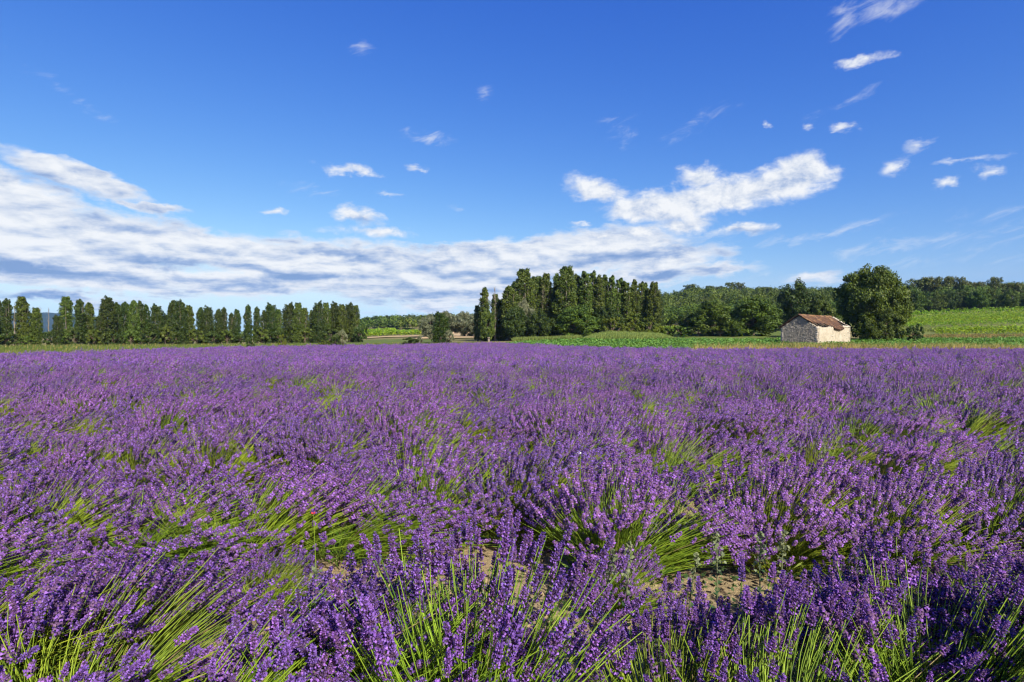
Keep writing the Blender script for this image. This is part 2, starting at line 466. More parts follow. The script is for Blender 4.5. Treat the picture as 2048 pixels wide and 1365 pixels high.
def H(X, Y):
    X = np.asarray(X, float); Y = np.asarray(Y, float)
    sh = np.broadcast(X, Y).shape
    Xb = np.broadcast_to(X, sh).ravel(); Yb = np.broadcast_to(Y, sh).ravel()
    Yc = np.clip(Yb, 0, YK[-1] - 1e-3)
    t = np.clip(Xb / np.maximum(Yb, 20.), TK[0], TK[-1] - 1e-6)
    i = np.clip(np.searchsorted(TK, t, 'right') - 1, 0, len(TK) - 2)
    j = np.clip(np.searchsorted(YK, Yc, 'right') - 1, 0, len(YK) - 2)
    a = (t - TK[i]) / (TK[i + 1] - TK[i]); a = a * a * (3 - 2 * a)
    b = (Yc - YK[j]) / (YK[j + 1] - YK[j])
    z = (ZK[i, j] * (1 - a) + ZK[i + 1, j] * a) * (1 - b) + (ZK[i, j + 1] * (1 - a) + ZK[i + 1, j + 1] * a) * b
    return z.reshape(sh) if sh else float(z[0])


def tx(px): return (px - CXP) / F
def at(px, Y): return tx(px) * Y                      # X of a picture column at depth Y
def zpx(py, Y): return CH + (HY - py) / F * Y         # height of a picture row at depth Y


def axis(knots):
    return np.unique(np.concatenate([np.linspace(a, b, n) for a, b, n in knots]))


def sheet(name, xs, ys, mat, dz=0.0, fn=None, mask=None):
    X, Y = np.meshgrid(xs, ys)
    Z = H(X, Y) + dz
    if fn is not None: Z = fn(X, Y, Z)
    ny, nx = X.shape
    g = np.arange(nx * ny).reshape(ny, nx)
    q = np.stack([g[:-1, :-1], g[:-1, 1:], g[1:, 1:], g[1:, :-1]], -1).reshape(-1, 4)
    mb = MB(); mb.add(np.stack([X, Y, Z], -1), q)
    return tag(link(name, mb.mesh(name, mat, True)), kind='structure')


def patch(name, poly, mat, dz, step=4.0):
    """a sheet with a polygonal outline that follows the ground (strips between two side lines given as (X,Y) pairs)"""
    (a0, a1, b1, b0) = [np.array(p, float) for p in poly]
    nu = max(2, int(max(np.linalg.norm(a1 - a0), np.linalg.norm(b1 - b0)) / step)); nv = max(2, int(max(np.linalg.norm(b0 - a0), np.linalg.norm(b1 - a1)) / step))
    u = np.linspace(0, 1, nu + 1)[None, :, None]; v = np.linspace(0, 1, nv + 1)[:, None, None]
    P2 = (a0 * (1 - u) + a1 * u) * (1 - v) + (b0 * (1 - u) + b1 * u) * v
    Z = H(P2[..., 0], P2[..., 1]) + dz
    g = np.arange((nu + 1) * (nv + 1)).reshape(nv + 1, nu + 1)
    q = np.stack([g[:-1, :-1], g[:-1, 1:], g[1:, 1:], g[1:, :-1]], -1).reshape(-1, 4)
    mb = MB(); mb.add(np.concatenate([P2, Z[..., None]], -1), q)
    return tag(link(name, mb.mesh(name, mat, True)), kind='structure')


gx = axis([(-7000, -600, 20), (-600, -120, 25), (-120, 120, 121), (120, 600, 49), (600, 7000, 20)])
gy = axis([(-600, -20, 12), (-20, 60, 21), (60, 160, 51), (160, 420, 53), (420, 1000, 30), (1000, 6990, 22)])
sheet('ground', gx, gy, M['earth'])

# ------------------------------------------------------------------ lavender
def XL(Y): return np.interp(Y, [-8, 32, 55.6, 62.6, 83.5], [-31, -29, -25.2, -17.8, -4.7])
def XR(Y): return np.interp(Y, [-8, 42.4, 43.5, 52.7, 66.8, 80, 83.5], [48, 48, 14.1, 6.8, 1.5, -3.1, -4.7])

fy = np.unique(np.concatenate([np.linspace(-1.2, 42.4, 60), np.linspace(42.4, 83.4, 40)]))
u = np.linspace(0, 1, 90)
FX = XL(fy)[:, None] * (1 - u) + XR(fy)[:, None] * u
FYg = np.repeat(fy[:, None], len(u), 1)
r_ = np.random.default_rng(3)
FZ = H(FX, FYg) + .03 + r_.normal(0, .012, FX.shape)
g = np.arange(FX.size).reshape(FX.shape)
mb = MB(); mb.add(np.stack([FX, FYg, FZ], -1), np.stack([g[:-1, :-1], g[:-1, 1:], g[1:, 1:], g[1:, :-1]], -1).reshape(-1, 4))
tag(link('field_soil', mb.mesh('field_soil', M['fieldsoil'], True)), kind='structure')

LAV = [M['floret'], M['calyx'], M['stem'], M['herb'], M['straw']]


def spike(r, L, whorls, per, rad, lod, bloom=.9):
    """one flower head along +Z, base at the origin"""
    mb = MB()
    zs = np.linspace(.0, L * .93, whorls)
    prof = np.interp(np.linspace(0, 1, whorls), [0, .12, .35, .7, 1], [.72, .95, 1.0, .86, .45])
    if whorls > 6: zs[0] -= L * .12                       # a detached lowest whorl
    pos, dirs, rr = [], [], []
    for i, z in enumerate(zs):
        n = per if prof[i] > .6 else max(3, per - 3)
        a = np.arange(n) * 2 * PI / n + r.uniform(0, 6) + r.normal(0, .18, n)
        tilt = r.normal(.75, .2, n) + .5 * (i / whorls)     # up from the horizontal
        d = np.stack([np.cos(a) * np.cos(tilt), np.sin(a) * np.cos(tilt), np.sin(tilt)], 1)
        pos.append(np.stack([np.cos(a) * rad * .18, np.sin(a) * rad * .18, z + r.normal(0, L * .012, n)], 1)); dirs.append(d); rr.append(np.full(n, prof[i]))
    pos = np.concatenate(pos); dirs = np.concatenate(dirs); rr = np.concatenate(rr); n = len(pos)
    Fm = frames(dirs)
    if lod == 0:
        a = np.arange(4) * PI / 2
        ring = np.stack([np.cos(a), np.sin(a)], 1)
        ln = rad * .95 * rr * r.uniform(.75, 1.15, n)
        V = np.zeros((n, 9, 3)); w0, w1 = rad * .10, rad * .24
        V[:, 0] = pos
        for k in range(4):
            o = Fm[:, :, 0] * ring[k, 0] + Fm[:, :, 1] * ring[k, 1]
            V[:, 1 + k] = pos + dirs * (ln * .45)[:, None] + o * w1
            V[:, 5 + k] = pos + dirs * (ln * .85)[:, None] + o * w1 * .8
        tri = np.array([[0, 1 + (k + 1) % 4, 1 + k] for k in range(4)]); qd = np.array([[1 + k, 1 + (k + 1) % 4, 5 + (k + 1) % 4, 5 + k] for k in range(4)])
        o9 = (np.arange(n) * 9)[:, None, None]
        off = mb.nv
        sh = r.uniform(.1, .9, n)
        mb.add(V.reshape(-1, 3), (tri[None] + o9).reshape(-1, 3), 1, np.repeat(sh, 4))
        mb.Fc.append(((qd[None] + o9).reshape(-1, 4) + off, np.full(4 * n, 1, np.int32), np.repeat(sh, 4)))
        # open corollas: two lips of small petals on most of the calyces
        k = r.uniform(size=n) < bloom
        c = pos[k] + dirs[k] * (ln[k] * .95)[:, None]; Fk = Fm[k]; m = len(c)
        for s in (-1, 1):
            o = norm(Fk[:, :, 0] * s * .9 + dirs[k] * .75 + r.normal(0, .25, (m, 3)))
            sd = norm(np.cross(o, dirs[k]))
            sz = rad * r.uniform(.36, .54, m)[:, None]
            V = np.stack([c - dirs[k] * rad * .1, c + o * sz * .7 + sd * sz * .55, c + o * sz * 1.25, c + o * sz * .7 - sd * sz * .55], 1)
            mb.add(V.reshape(-1, 3), np.arange(4 * m).reshape(m, 4), 0, r.uniform(.0, 1, m))
    else:
        ln = rad * 1.15 * rr * r.uniform(.75, 1.25, n); w = rad * (.42 if lod == 1 else .62) * r.uniform(.75, 1.25, n)
        a = np.arange(3) * 2 * PI / 3
        V = np.zeros((n, 4, 3))
        for k in range(3):
            o = Fm[:, :, 0] * math.cos(a[k]) + Fm[:, :, 1] * math.sin(a[k])
            V[:, k] = pos + dirs * (ln * .55)[:, None] + o * w[:, None]
        V[:, 3] = pos + dirs * ln[:, None] * 1.1
        f = np.array([[0, 1, 3], [1, 2, 3], [2, 0, 3]])
        mat = (r.uniform(size=n) < (.45 if lod == 1 else .25)).astype(np.int32)
        mb.add(V.reshape(-1, 3), (f[None] + (np.arange(n) * 4)[:, None, None]).reshape(-1, 3), np.repeat(mat, 3), np.repeat(r.uniform(0, 1, n), 3))
    return mb


def tmpl(mb):
    return np.concatenate(mb.V), mb.Fc


r = np.random.default_rng(11)
SP0 = [spike(r, L, w, int(r.integers(7, 10)), r.uniform(.0125, .0155), 0, bl) for (L, w, bl) in ((.055, 6, .9), (.06, 6, .45), (.065, 7, .92), (.07, 7, .85), (.075, 8, .95), (.08, 8, .35), (.085, 9, .9), (.10, 10, .95), (.11, 10, .8), (.12, 11, .9))]
SP1 = [tmpl(spike(r, r.uniform(.055, .090), 6, 5, .0165, 1)) for _ in range(4)]
SP2 = [tmpl(spike(r, r.uniform(.055, .085), 4, 4, .0175, 2)) for _ in range(3)]


def bush_stems(r, N, spread=1.0, lean=(.16, .10), K=30, L0=.52, inner=.10, open_=0.0):
    """stem curves of one wind-combed plant: (N,5,3) points and tip directions"""
    th = R(66) * spread * np.sqrt(r.uniform(inner, 1, K)); ph = r.uniform(0, 2 * PI, K)
    # combed open: on the side the wind comes from the stems lie bare, their heads carried over or flopped to the ground
    for q in range(K):
        while abs((ph[q] - R(232) + PI) % (2 * PI) - PI) < R(78) and R(6) < th[q] < R(60) and r.uniform() < open_:
            ph[q] = r.uniform(0, 2 * PI); th[q] = R(78) * spread * math.sqrt(r.uniform(.05, 1))
    k = r.integers(0, K, N)
    d = np.stack([np.sin(th) * np.cos(ph), np.sin(th) * np.sin(ph), np.cos(th)], 1)[k]
    tuft = np.stack([r.normal(0, .11, K), r.normal(0, .11, K), r.normal(0, .05, K)], 1)[k]
    d = norm(d + tuft * .7 + r.normal(0, .095, (N, 3)))
    b = np.stack([d[:, 0] * .20, d[:, 1] * .20, .06 + .10 * d[:, 2]], 1) + r.normal(0, .035, (N, 3))
    b[:, 2] = np.maximum(b[:, 2], .02)
    L = L0 * r.uniform(.84, 1.12, N) * (1 + .06 * r.normal(size=K)[k])
    sag = .05 + .16 * (1 - d[:, 2])
    bend = np.array([lean[0], lean[1], 0]) * r.uniform(.5, 1.5, (N, 1)) + r.normal(0, .045, (N, 3))
    bend[:, 2] -= sag
    s = np.linspace(0, 1, 5)[None, :, None]
    P = b[:, None] + L[:, None, None] * (s * d[:, None] + s * s * bend[:, None])
    P[:, :, 2] = np.maximum(P[:, :, 2], .03)
    tip = norm(norm(P[:, -1] - P[:, -2]) + np.array([0, 0, .22]) + r.normal(0, .10, (N, 3)))
    return P, tip


def base_leaves(mb, r, n, size=.035):
    a = r.uniform(0, 2 * PI, n); q = np.sqrt(r.uniform(0, 1, n))
    c = np.stack([np.cos(a) * q * .34, np.sin(a) * q * .34, .05 + .24 * r.uniform(.2, 1, n) * (1 - .55 * q * q)], 1)
    up = norm(np.stack([np.cos(a) * q, np.sin(a) * q, .7 + 0 * q], 1) + r.normal(0, .4, (n, 3)))
    nr = norm(np.cross(up, r.normal(size=(n, 3))))
    quads(mb, c, nr, size * r.uniform(.7, 1.4, n), .22, 3, r.uniform(0, 1, n), up)


def stems_mesh(name, r, P, rad, k=5, leaves=350, sides=3, lsize=.035):
    mb = MB()
    sel = np.linspace(0, 4, k).round().astype(int)
    n = len(P)
    sh = np.clip(r.normal(.5, .25, n), 0, 1)
    dryq = r.uniform(size=n) < .045
    taper = np.linspace(1.15, .75, k) * rad
    if (~dryq).any(): tubes(mb, P[~dryq][:, sel], taper, sides, 2, sh[~dryq])
    if dryq.any(): tubes(mb, P[dryq][:, sel], taper, sides, 4, sh[dryq])
    base_leaves(mb, r, leaves, lsize)
    if leaves > 300:                                      # a few narrow leaf pairs on the lower stems
        m = n // 2; i = r.integers(0, n, m); t = r.uniform(.1, .55, m)[:, None]
        c = P[i, 0] * (1 - t) + P[i, 2] * t
        dd = norm(norm(P[i, 2] - P[i, 0]) + r.normal(0, .45, (m, 3)))
        quads(mb, c + dd * .02, norm(np.cross(dd, r.normal(size=(m, 3)))), .024, .22, 3, r.uniform(.2, 1, m), dd)
    return mb.mesh(name, LAV)


def spikes_mesh(name, r, P, tip, T, scale=1.0):
    mb = MB()
    w = r.integers(0, len(T), len(P))
    Fm = frames(tip)
    for j, t in enumerate(T):
        q = np.where(w == j)[0]
        if len(q): place_copies(mb, t, P[q, -1], Fm[q], scale * r.uniform(.75, 1.2, len(q)), 0, .16)
    return mb.mesh(name, LAV)


# ---- where the plants stand: rows parallel to the picture, wind from the left
rows = []
r = np.random.default_rng(5)
ROW0, DROW, DX = 2.15, 1.75, .60
k = 0
while ROW0 + DROW * k < 83:
    Y = ROW0 + DROW * k
    xs = np.arange(XL(Y) + .3, XR(Y) - .2, DX if k > 8 else .64) + r.uniform(0, DX)
    for x in xs:
        if k > 4 and r.uniform() < .05: continue          # plants that died out
        rows.append((k, x + r.normal(0, .10), Y + r.normal(0, .10)))
    if k == 1:                                            # flopped growth that closes most of the gap before the second row
        for x in np.arange(-6.2, 6.3, .68):
            if not (-.85 < x < .55 or .95 < x < 1.7): rows.append((1, x + r.normal(0, .08), Y - .62 + r.normal(0, .07)))
    elif k in (2, 3, 4):
        for x in np.arange(-1.1 * Y - 1, 1.1 * Y + 1, .7):
            if r.uniform() < .4: rows.append((k, x + r.normal(0, .1), Y - .66 + r.normal(0, .08)))
    k += 1
rows = np.array(rows)
frame = np.abs(rows[:, 1]) < .93 * rows[:, 2] + .35
first = (rows[:, 0] == 0)
second = (rows[:, 0] == 1)
NEAR = 300
cand = np.where(frame & ~first)[0]
cand = cand[np.argsort(rows[cand, 2], kind='stable')]

# front row: placed plant by plant, each flower head a part of its own
HERO = [  # X, Y, spread, lean, size, stems, share in flower, longest heads, label
    (-2.35, 2.20, 1.0, (.28, .16), 1.0, 600, 1.0, 8, 'lavender plant cut by the left edge of the photo at the very front'),
    (-1.66, 2.14, 1.0, (.28, .16), 1.04, 680, 1.0, 8, 'front lavender plant with dark violet heads in the lower left corner'),
    (-1.10, 1.90, 1.0, (.40, .22), 1.0, 680, .78, 8, 'front lavender plant combed to the right, bright green stems bare, left of the soil gap'),
    (-.58, 2.10, .95, (.26, .14), 1.0, 620, .97, 8, 'front lavender plant with dense flower heads just left of the bare pale soil'),
    (-.14, 2.0, .66, (.03, .06), 1.12, 210, .55, 10, 'front lavender plant with tall upright heads in front of the bare soil'),
    (.60, 2.0, .85, (.18, .12), .84, 360, .74, 8, 'front lavender plant just right of the upright heads and the bare soil'),
    (.95, 1.86, 1.05, (.42, .18), 1.04, 680, .78, 8, 'front lavender plant with a wide fan of shiny green stems, right of centre'),
    (1.62, 2.12, 1.0, (.28, .14), 1.06, 680, 1.0, 8, 'front lavender plant thick with violet heads near the lower right corner'),
    (2.32, 2.20, 1.0, (.24, .12), 1.0, 600, 1.0, 8, 'lavender plant cut by the right edge of the photo at the very front')]
spike_me = [s.mesh('flower_spike', LAV) for s in SP0]
for (X, Y, spr, lean, size, ns, fl, longest, lab) in HERO:
    r = np.random.default_rng(int(1000 + X * 97))
    root = tag(link('lavender_bush', None, loc=(X, Y, .03), scale=size), lab, 'lavender', 'lavender bushes of the front row')
    P, tip = bush_stems(r, int(ns * 1.25), spr, lean, 32, .57 if spr < .8 else .48, .0 if spr < .8 else .10, 0 if spr < .8 else .9 if fl < .8 else .2)
    tag(link('stems', stems_mesh('lavender_stems', r, P, .0023, 5, 900, 3, .05), root), kind='stuff')
    # heads nearest to the lens and highest become parts, the rest one joined part
    score = P[:, -1, 2] - .55 * P[:, -1, 1] + r.normal(0, .12, len(P))
    order = np.argsort(-score)
    bare = set(np.where(r.uniform(size=len(P)) > fl)[0].tolist())
    single = [i for i in order[:290] if i not in bare]
    rest = np.array([i for i in order[290:] if i not in bare], int)
    Fm = frames(tip)
    for i in single:
        o = bpy.data.objects.new('flower_spike', spike_me[int(r.integers(3 if longest > 8 else 0, longest))])
        C.objects.link(o); o.parent = root
        sc_ = r.uniform(.68, 1.05)
        o.matrix_local = Matrix.Translation(P[i, -1].tolist()) @ Matrix(Fm[i].tolist()).to_4x4() @ Matrix.Scale(float(sc_), 4)
    if len(rest): tag(link('flower_spikes', spikes_mesh('flower_heads', r, P[rest], tip[rest], SP1, .95), root), kind='stuff')

# plant variants for the rows behind
MID, FAR = [], []
for v in range(7):
    r = np.random.default_rng(200 + v)
    P, tip = bush_stems(r, 680, (1.0, 1.05, .9, 1.1, .95, 1.0, .85)[v], ((.24, .10), (.30, .12), (.20, .08), (.34, .10), (.26, .14), (.38, .12), (.18, .06))[v], (26, 22, 30, 20, 26, 18, 24)[v], .55, (.15, .05, .20, .10, .0, .20, .08)[v], (.85, .4, .92, .6, .1, .95, .3)[v])
    sel = r.uniform(size=len(P)) < (.95, .90, .97, .84, .94, .80, .96)[v]
    MID.append((stems_mesh('lavender_stems', r, P, .0021, 4, 620, 3, .05), spikes_mesh('flower_heads', r, P[sel], tip[sel], SP1, 1.0)))
for v in range(5):
    r = np.random.default_rng(300 + v)
    P, tip = bush_stems(r, 460, 1.0, ((.24, .10), (.32, .12), (.20, .08), (.36, .12), (.28, .10))[v], (24, 20, 26, 18, 22)[v], .60, (.10, .20, .05, .2, .15)[v], (.5, .9, .1, .7, .3)[v])
    mb_s = stems_mesh('lavender_far_stems', r, P, .0036, 3, 110, 3, .06)
    sel = r.uniform(size=len(P)) < .97
    FAR.append((mb_s, spikes_mesh('far_flower_heads', r, P[sel], tip[sel], SP2, 1.22)))

ORD = ['', 'front', 'second', 'third', 'fourth', 'fifth', 'sixth', 'seventh', 'eighth', 'ninth', 'tenth', 'eleventh', 'twelfth', 'thirteenth']
ind = list(cand[:NEAR - len(HERO)])
pal = random.Random(4)
near_rows = {}
for i in ind:
    key = (int(rows[i, 0]), rows[i, 2] < ROW0 + DROW * rows[i, 0] - .38)
    near_rows.setdefault(key, []).append(i)
NTH_ = ['first', 'second', 'third', 'fourth', 'fifth', 'sixth', 'seventh', 'eighth', 'ninth', 'tenth', 'eleventh', 'twelfth', 'thirteenth', 'fourteenth', 'fifteenth',
        'sixteenth', 'seventeenth', 'eighteenth', 'nineteenth', 'twentieth', 'twenty-first', 'twenty-second', 'twenty-third', 'twenty-fourth', 'twenty-fifth', 'twenty-sixth']
LAB = {}
for (k, low), ii in near_rows.items():
    for j, i in enumerate(sorted(ii, key=lambda q: rows[q, 1])):
        if low: LAB[i] = ('low flopped lavender bush between the %s and %s rows, %s from the left' % (ORD[k], ORD[k + 1], NTH_[j]), 'low lavender bushes between the %s and %s rows' % (ORD[k], ORD[k + 1]))
        elif k <= 2: LAB[i] = ('violet lavender bush in the %s row from the camera, %s from the left' % (ORD[k + 1], NTH_[j]), 'lavender bushes of the %s row' % ORD[k + 1])
        else: LAB[i] = ('violet lavender bush of the %s row back from the camera' % ORD[k + 1], 'lavender bushes of the %s row' % ORD[k + 1])
for i in ind:
    k, X, Y = rows[i]
    k = int(k) + 1
    r = pal
    if k == 2:                                            # the second row stands back where the bare soil shows
        for gx_, hw, back in ((-.15, .60, .34), (1.32, .42, .34)):
            if abs(X - gx_) < hw and Y > 3.4: Y += back
    low = rows[i, 2] < ROW0 + DROW * (k - 1) - .38
    v = r.choice((1, 4, 6)) if low else r.randrange(len(MID))
    sm, fm = MID[v]
    s_ = r.uniform(.44, .56) if low else r.uniform(.92, 1.14)
    root = tag(link('lavender_bush', None, loc=(X, Y, .03), rotz=r.uniform(-.35, .35), scale=(s_, s_ * (.8 if low else .66), s_ * r.uniform(.92, 1.04))), LAB[i][0], 'lavender', LAB[i][1])
    tag(link('stems', sm, root), kind='stuff')
    tag(link('flower_spikes', fm, root), kind='stuff')

# all the other plants of the field: one object, instances on points
rest = np.setdiff1d(np.where(~(first & frame))[0], np.array(ind))
coll = bpy.data.collections.new('lavender_sources')
for v, (a, b) in enumerate(FAR + MID):
    # one joined mesh per variant
    o = bpy.data.objects.new('source_%02d' % v, None)
    me = bpy.data.meshes.new('lavender_plant')
    va, vb = len(a.vertices), len(b.vertices)
    co = np.empty((va + vb) * 3, np.float32); a.vertices.foreach_get('co', co[:va * 3]); b.vertices.foreach_get('co', co[va * 3:])
    fa = [np.empty(len(x.loops), np.int32) for x in (a, b)]
    for q, x in zip(fa, (a, b)): x.loops.foreach_get('vertex_index', q)
    lt = [np.empty(len(x.polygons), np.int32) for x in (a, b)]
    mi = [np.empty(len(x.polygons), np.int32) for x in (a, b)]
    sh = [np.empty(len(x.polygons), np.float32) for x in (a, b)]
    for j, x in enumerate((a, b)):
        x.polygons.foreach_get('loop_total', lt[j]); x.polygons.foreach_get('material_index', mi[j]); x.attributes['shade'].data.foreach_get('value', sh[j])
    idx = np.concatenate([fa[0], fa[1] + va]); tot = np.concatenate(lt)
    me.vertices.add(va + vb); me.vertices.foreach_set('co', co)
    me.loops.add(len(idx)); me.loops.foreach_set('vertex_index', idx)
    me.polygons.add(len(tot)); me.polygons.foreach_set('loop_start', np.concatenate([[0], np.cumsum(tot)[:-1]]).astype(np.int32)); me.polygons.foreach_set('loop_total', tot)
    me.polygons.foreach_set('material_index', np.concatenate(mi))
    at_ = me.attributes.new('shade', 'FLOAT', 'FACE'); at_.data.foreach_set('value', np.concatenate(sh))
    for m_ in LAV: me.materials.append(m_)
    me.update(calc_edges=True)
    bpy.data.objects.remove(o)
    o = bpy.data.objects.new('source_%02d' % v, me)
    coll.objects.link(o)
pts = rows[rest]
r = np.random.default_rng(9)
n = len(pts)
me = bpy.data.meshes.new('lavender_field')
me.vertices.add(n)
me.vertices.foreach_set('co', np.stack([pts[:, 1], pts[:, 2], H(pts[:, 1], pts[:, 2]) + .03], 1).astype(np.float32).ravel())
ix = np.where(pts[:, 2] < 9, len(FAR) + r.integers(0, len(MID), n), r.integers(0, len(FAR), n)).astype(np.int32)
me.attributes.new('pick', 'INT', 'POINT').data.foreach_set('value', ix)
me.attributes.new('turn', 'FLOAT_VECTOR', 'POINT').data.foreach_set('vector', np.stack([0 * ix, 0 * ix, r.uniform(-.35, .35, n)], 1).astype(np.float32).ravel())
sz = r.uniform(.88, 1.12, n)
me.attributes.new('size', 'FLOAT_VECTOR', 'POINT').data.foreach_set('vector', np.stack([sz, sz * .70, r.uniform(.86, 1.08, n)], 1).astype(np.float32).ravel())
fo = tag(link('lavender_field', me), kind='stuff')
ng = bpy.data.node_groups.new('plants_on_points', 'GeometryNodeTree')
ng.interface.new_socket('Geometry', in_out='INPUT', socket_type='NodeSocketGeometry')
ng.interface.new_socket('Geometry', in_out='OUTPUT', socket_type='NodeSocketGeometry')
gi, go = ng.nodes.new('NodeGroupInput'), ng.nodes.new('NodeGroupOutput')
iop = ng.nodes.new('GeometryNodeInstanceOnPoints')
ci = ng.nodes.new('GeometryNodeCollectionInfo')
ci.inputs['Collection'].default_value = coll
ci.inputs['Separate Children'].default_value = True
ci.inputs['Reset Children'].default_value = True
def named(nm, ty):
    x = ng.nodes.new('GeometryNodeInputNamedAttribute'); x.data_type = ty; x.inputs['Name'].default_value = nm
    return x.outputs['Attribute']
ng.links.new(gi.outputs[0], iop.inputs['Points'])
ng.links.new(ci.outputs[0], iop.inputs['Instance'])
iop.inputs['Pick Instance'].default_value = True
ng.links.new(named('pick', 'INT'), iop.inputs['Instance Index'])
ng.links.new(named('turn', 'FLOAT_VECTOR'), iop.inputs['Rotation'])
ng.links.new(named('size', 'FLOAT_VECTOR'), iop.inputs['Scale'])
ng.links.new(iop.outputs[0], go.inputs[0])
md = fo.modifiers.new('plants', 'NODES'); md.node_group = ng

# clods and pebbles on the soil between the nearest rows
r = np.random.default_rng(21)
n = 2600
c = np.stack([r.uniform(-4, 5, n), r.uniform(2.4, 4.6, n), np.full(n, .03)], 1)
mb = MB()
ico = np.array([[1, 0, 0], [-1, 0, 0], [0, 1, 0], [0, -1, 0], [0, 0, 1], [0, 0, -1.]])
tri = np.array([[0, 2, 4], [2, 1, 4], [1, 3, 4], [3, 0, 4], [2, 0, 5], [1, 2, 5], [3, 1, 5], [0, 3, 5]])
s = .008 + .028 * r.uniform(size=n) ** 3
V = c[:, None] + ico[None] * s[:, None, None] * r.uniform(.6, 1.3, (n, 6, 3))
mb.add(V.reshape(-1, 3), (tri[None] + (np.arange(n) * 6)[:, None, None]).reshape(-1, 3))
tag(link('soil_clods', mb.mesh('soil_clods', M['fieldsoil'])), kind='stuff')

# dry litter and fallen florets on the same soil
n = 2400
c = np.stack([r.uniform(-4, 5, n), r.uniform(2.5, 4.4, n), np.full(n, .052)], 1)
up = norm(np.stack([r.normal(size=n), r.normal(size=n), r.normal(0, .12, n)], 1))
mb = MB(); fall = r.uniform(size=n) < .35
q = np.where(~fall)[0]; quads(mb, c[q], norm(r.normal(0, .25, (len(q), 3)) + [0, 0, 1]), .026 * r.uniform(.4, 1.5, len(q)), .10, 4, r.uniform(0, 1, len(q)), up[q])
q = np.where(fall)[0]; quads(mb, c[q], norm(r.normal(0, .4, (len(q), 3)) + [0, 0, 1]), .006 * r.uniform(.7, 1.5, len(q)), 1.0, 1, r.uniform(0, 1, len(q)))
tag(link('soil_litter', mb.mesh('soil_litter', LAV)), kind='stuff')

# ------------------------------------------------------------------ fields, tracks and verges behind the lavender
def strip_pts(r, n, poly):
    (a0, a1, b1, b0) = [np.array(p, float) for p in poly]
    u = r.uniform(size=(n, 1)); v = r.uniform(size=(n, 1))
    p = (a0 * (1 - u) + a1 * u) * (1 - v) + (b0 * (1 - u) + b1 * u) * v
    return p[:, 0], p[:, 1]


def grass(name, r, n, poly, h, w, mats, lean=.25, pick=None, label=None, clump=0.0):
    x, y = strip_pts(r, n, poly)
    if clump:
        keep = (np.sin(x * clump) * np.sin(y * clump * 1.7 + x * .31) + r.normal(0, .6, n)) > -.35
        x, y = x[keep], y[keep]
    n = len(x)
    hh = h * r.uniform(.45, 1.15, n) * (1 + .25 * np.sin(x * .7 + y * .9))
    mb = MB()
    ma = (r.uniform(size=n) < pick).astype(np.int32) if pick is not None else 0
    blades(mb, np.stack([x, y, H(x, y)], 1), hh, w * r.uniform(.6, 1.3, n), r.normal(0, lean, (n, 3)) * [1, 1, 0] + [.12, .04, 0], ma, r.uniform(0, 1, n))
    return tag(link(name, mb.mesh(name, mats)), kind='stuff')


r = np.random.default_rng(31)
RB = [(1.5, 67.5), (7.4, 53.5), (15, 44.3), (48, 43.2)]
# left verge between the lavender and the poplar row
patch('verge', [(-62, 36), (-30, 33), (-5, 84), (-20, 150)], M['meadow'], .06, 3)
grass('verge_grass', r, 26000, [(-44, 33), (-29.6, 32.5), (-25.6, 56), (-52, 66)], .42, .020, [M['verge'], M['dry']], .22, .12)
grass('verge_grass', r, 30000, [(-52, 60), (-25.6, 56), (-5.5, 84.5), (-48, 118)], .5, .03, [M['verge'], M['dry']], .22, .07)
grass('verge_grass', r, 16000, [(-80, 66), (-52, 62), (-48, 112), (-76, 90)], .5, .03, [M['verge'], M['dry']], .22, .10)
grass('verge_grass', r, 9000, [(-22, 86), (-4.6, 85.5), (-7, 112), (-30, 112)], .45, .035, [M['verge'], M['dry']], .22, .12)
# pale track and dry grass along the right-hand edge of the lavender
patch('track', [(-3.2, 85), (1.8, 68.2), (4.6, 69), (-1.5, 90)], M['tarmac'], .07, 2)
patch('track', [(1.8, 68.2), (7.6, 54.2), (10.4, 55.5), (4.6, 69)], M['tarmac'], .07, 2)
patch('track', [(7.6, 54.2), (15.2, 45.0), (17.5, 48), (10.4, 55.5)], M['tarmac'], .07, 2)
patch('dry_margin', [(15.2, 43.6), (70, 43.6), (70, 64), (16.5, 64)], M['wheat'], .05, 3)
grass('dry_grass', r, 5200, [(1.2, 67.4), (7.2, 53.6), (8.2, 54.3), (2.3, 68.3)], .46, .028, [M['verge'], M['dry']], .25, .75)
grass('dry_grass', r, 5200, [(7.2, 53.2), (14.8, 44.2), (15.8, 45), (8.2, 54)], .46, .026, [M['verge'], M['dry']], .25, .75)
grass('dry_grass', r, 22000, [(14.8, 43.8), (46, 43.2), (46, 50), (14.8, 50)], 1.04, .018, [M['verge'], M['dry']], .26, .84, clump=1.1)
grass('dry_grass', r, 7000, [(21, 44), (38, 44), (37, 50), (21, 50)], 1.05, .018, [M['verge'], M['dry']], .30, .62, clump=1.6)
grass('dry_grass', r, 9000, [(34.5, 70), (62, 70), (62, 79), (36, 79)], .40, .03, [M['verge'], M['dry']], .25, .7)
grass('dry_grass', r, 9000, [(36.5, 76.0), (52, 74), (51, 80.5), (38, 80.5)], .42, .03, [M['verge'], M['dry']], .3, .5)
patch('track', [(45, 62), (90, 62), (92, 74), (54, 73)], M['tarmac'], .09, 3)
# tall single stalks standing above the dry strip and in the lavender
# low green crop
patch('crop_field', [(5, 70), (22, 58), (120, 60), (110, 105)], M['beansoil'], .08, 4)
patch('crop_field', [(-2, 92), (5, 70), (110, 105), (2, 106)], M['beansoil'], .10, 4)


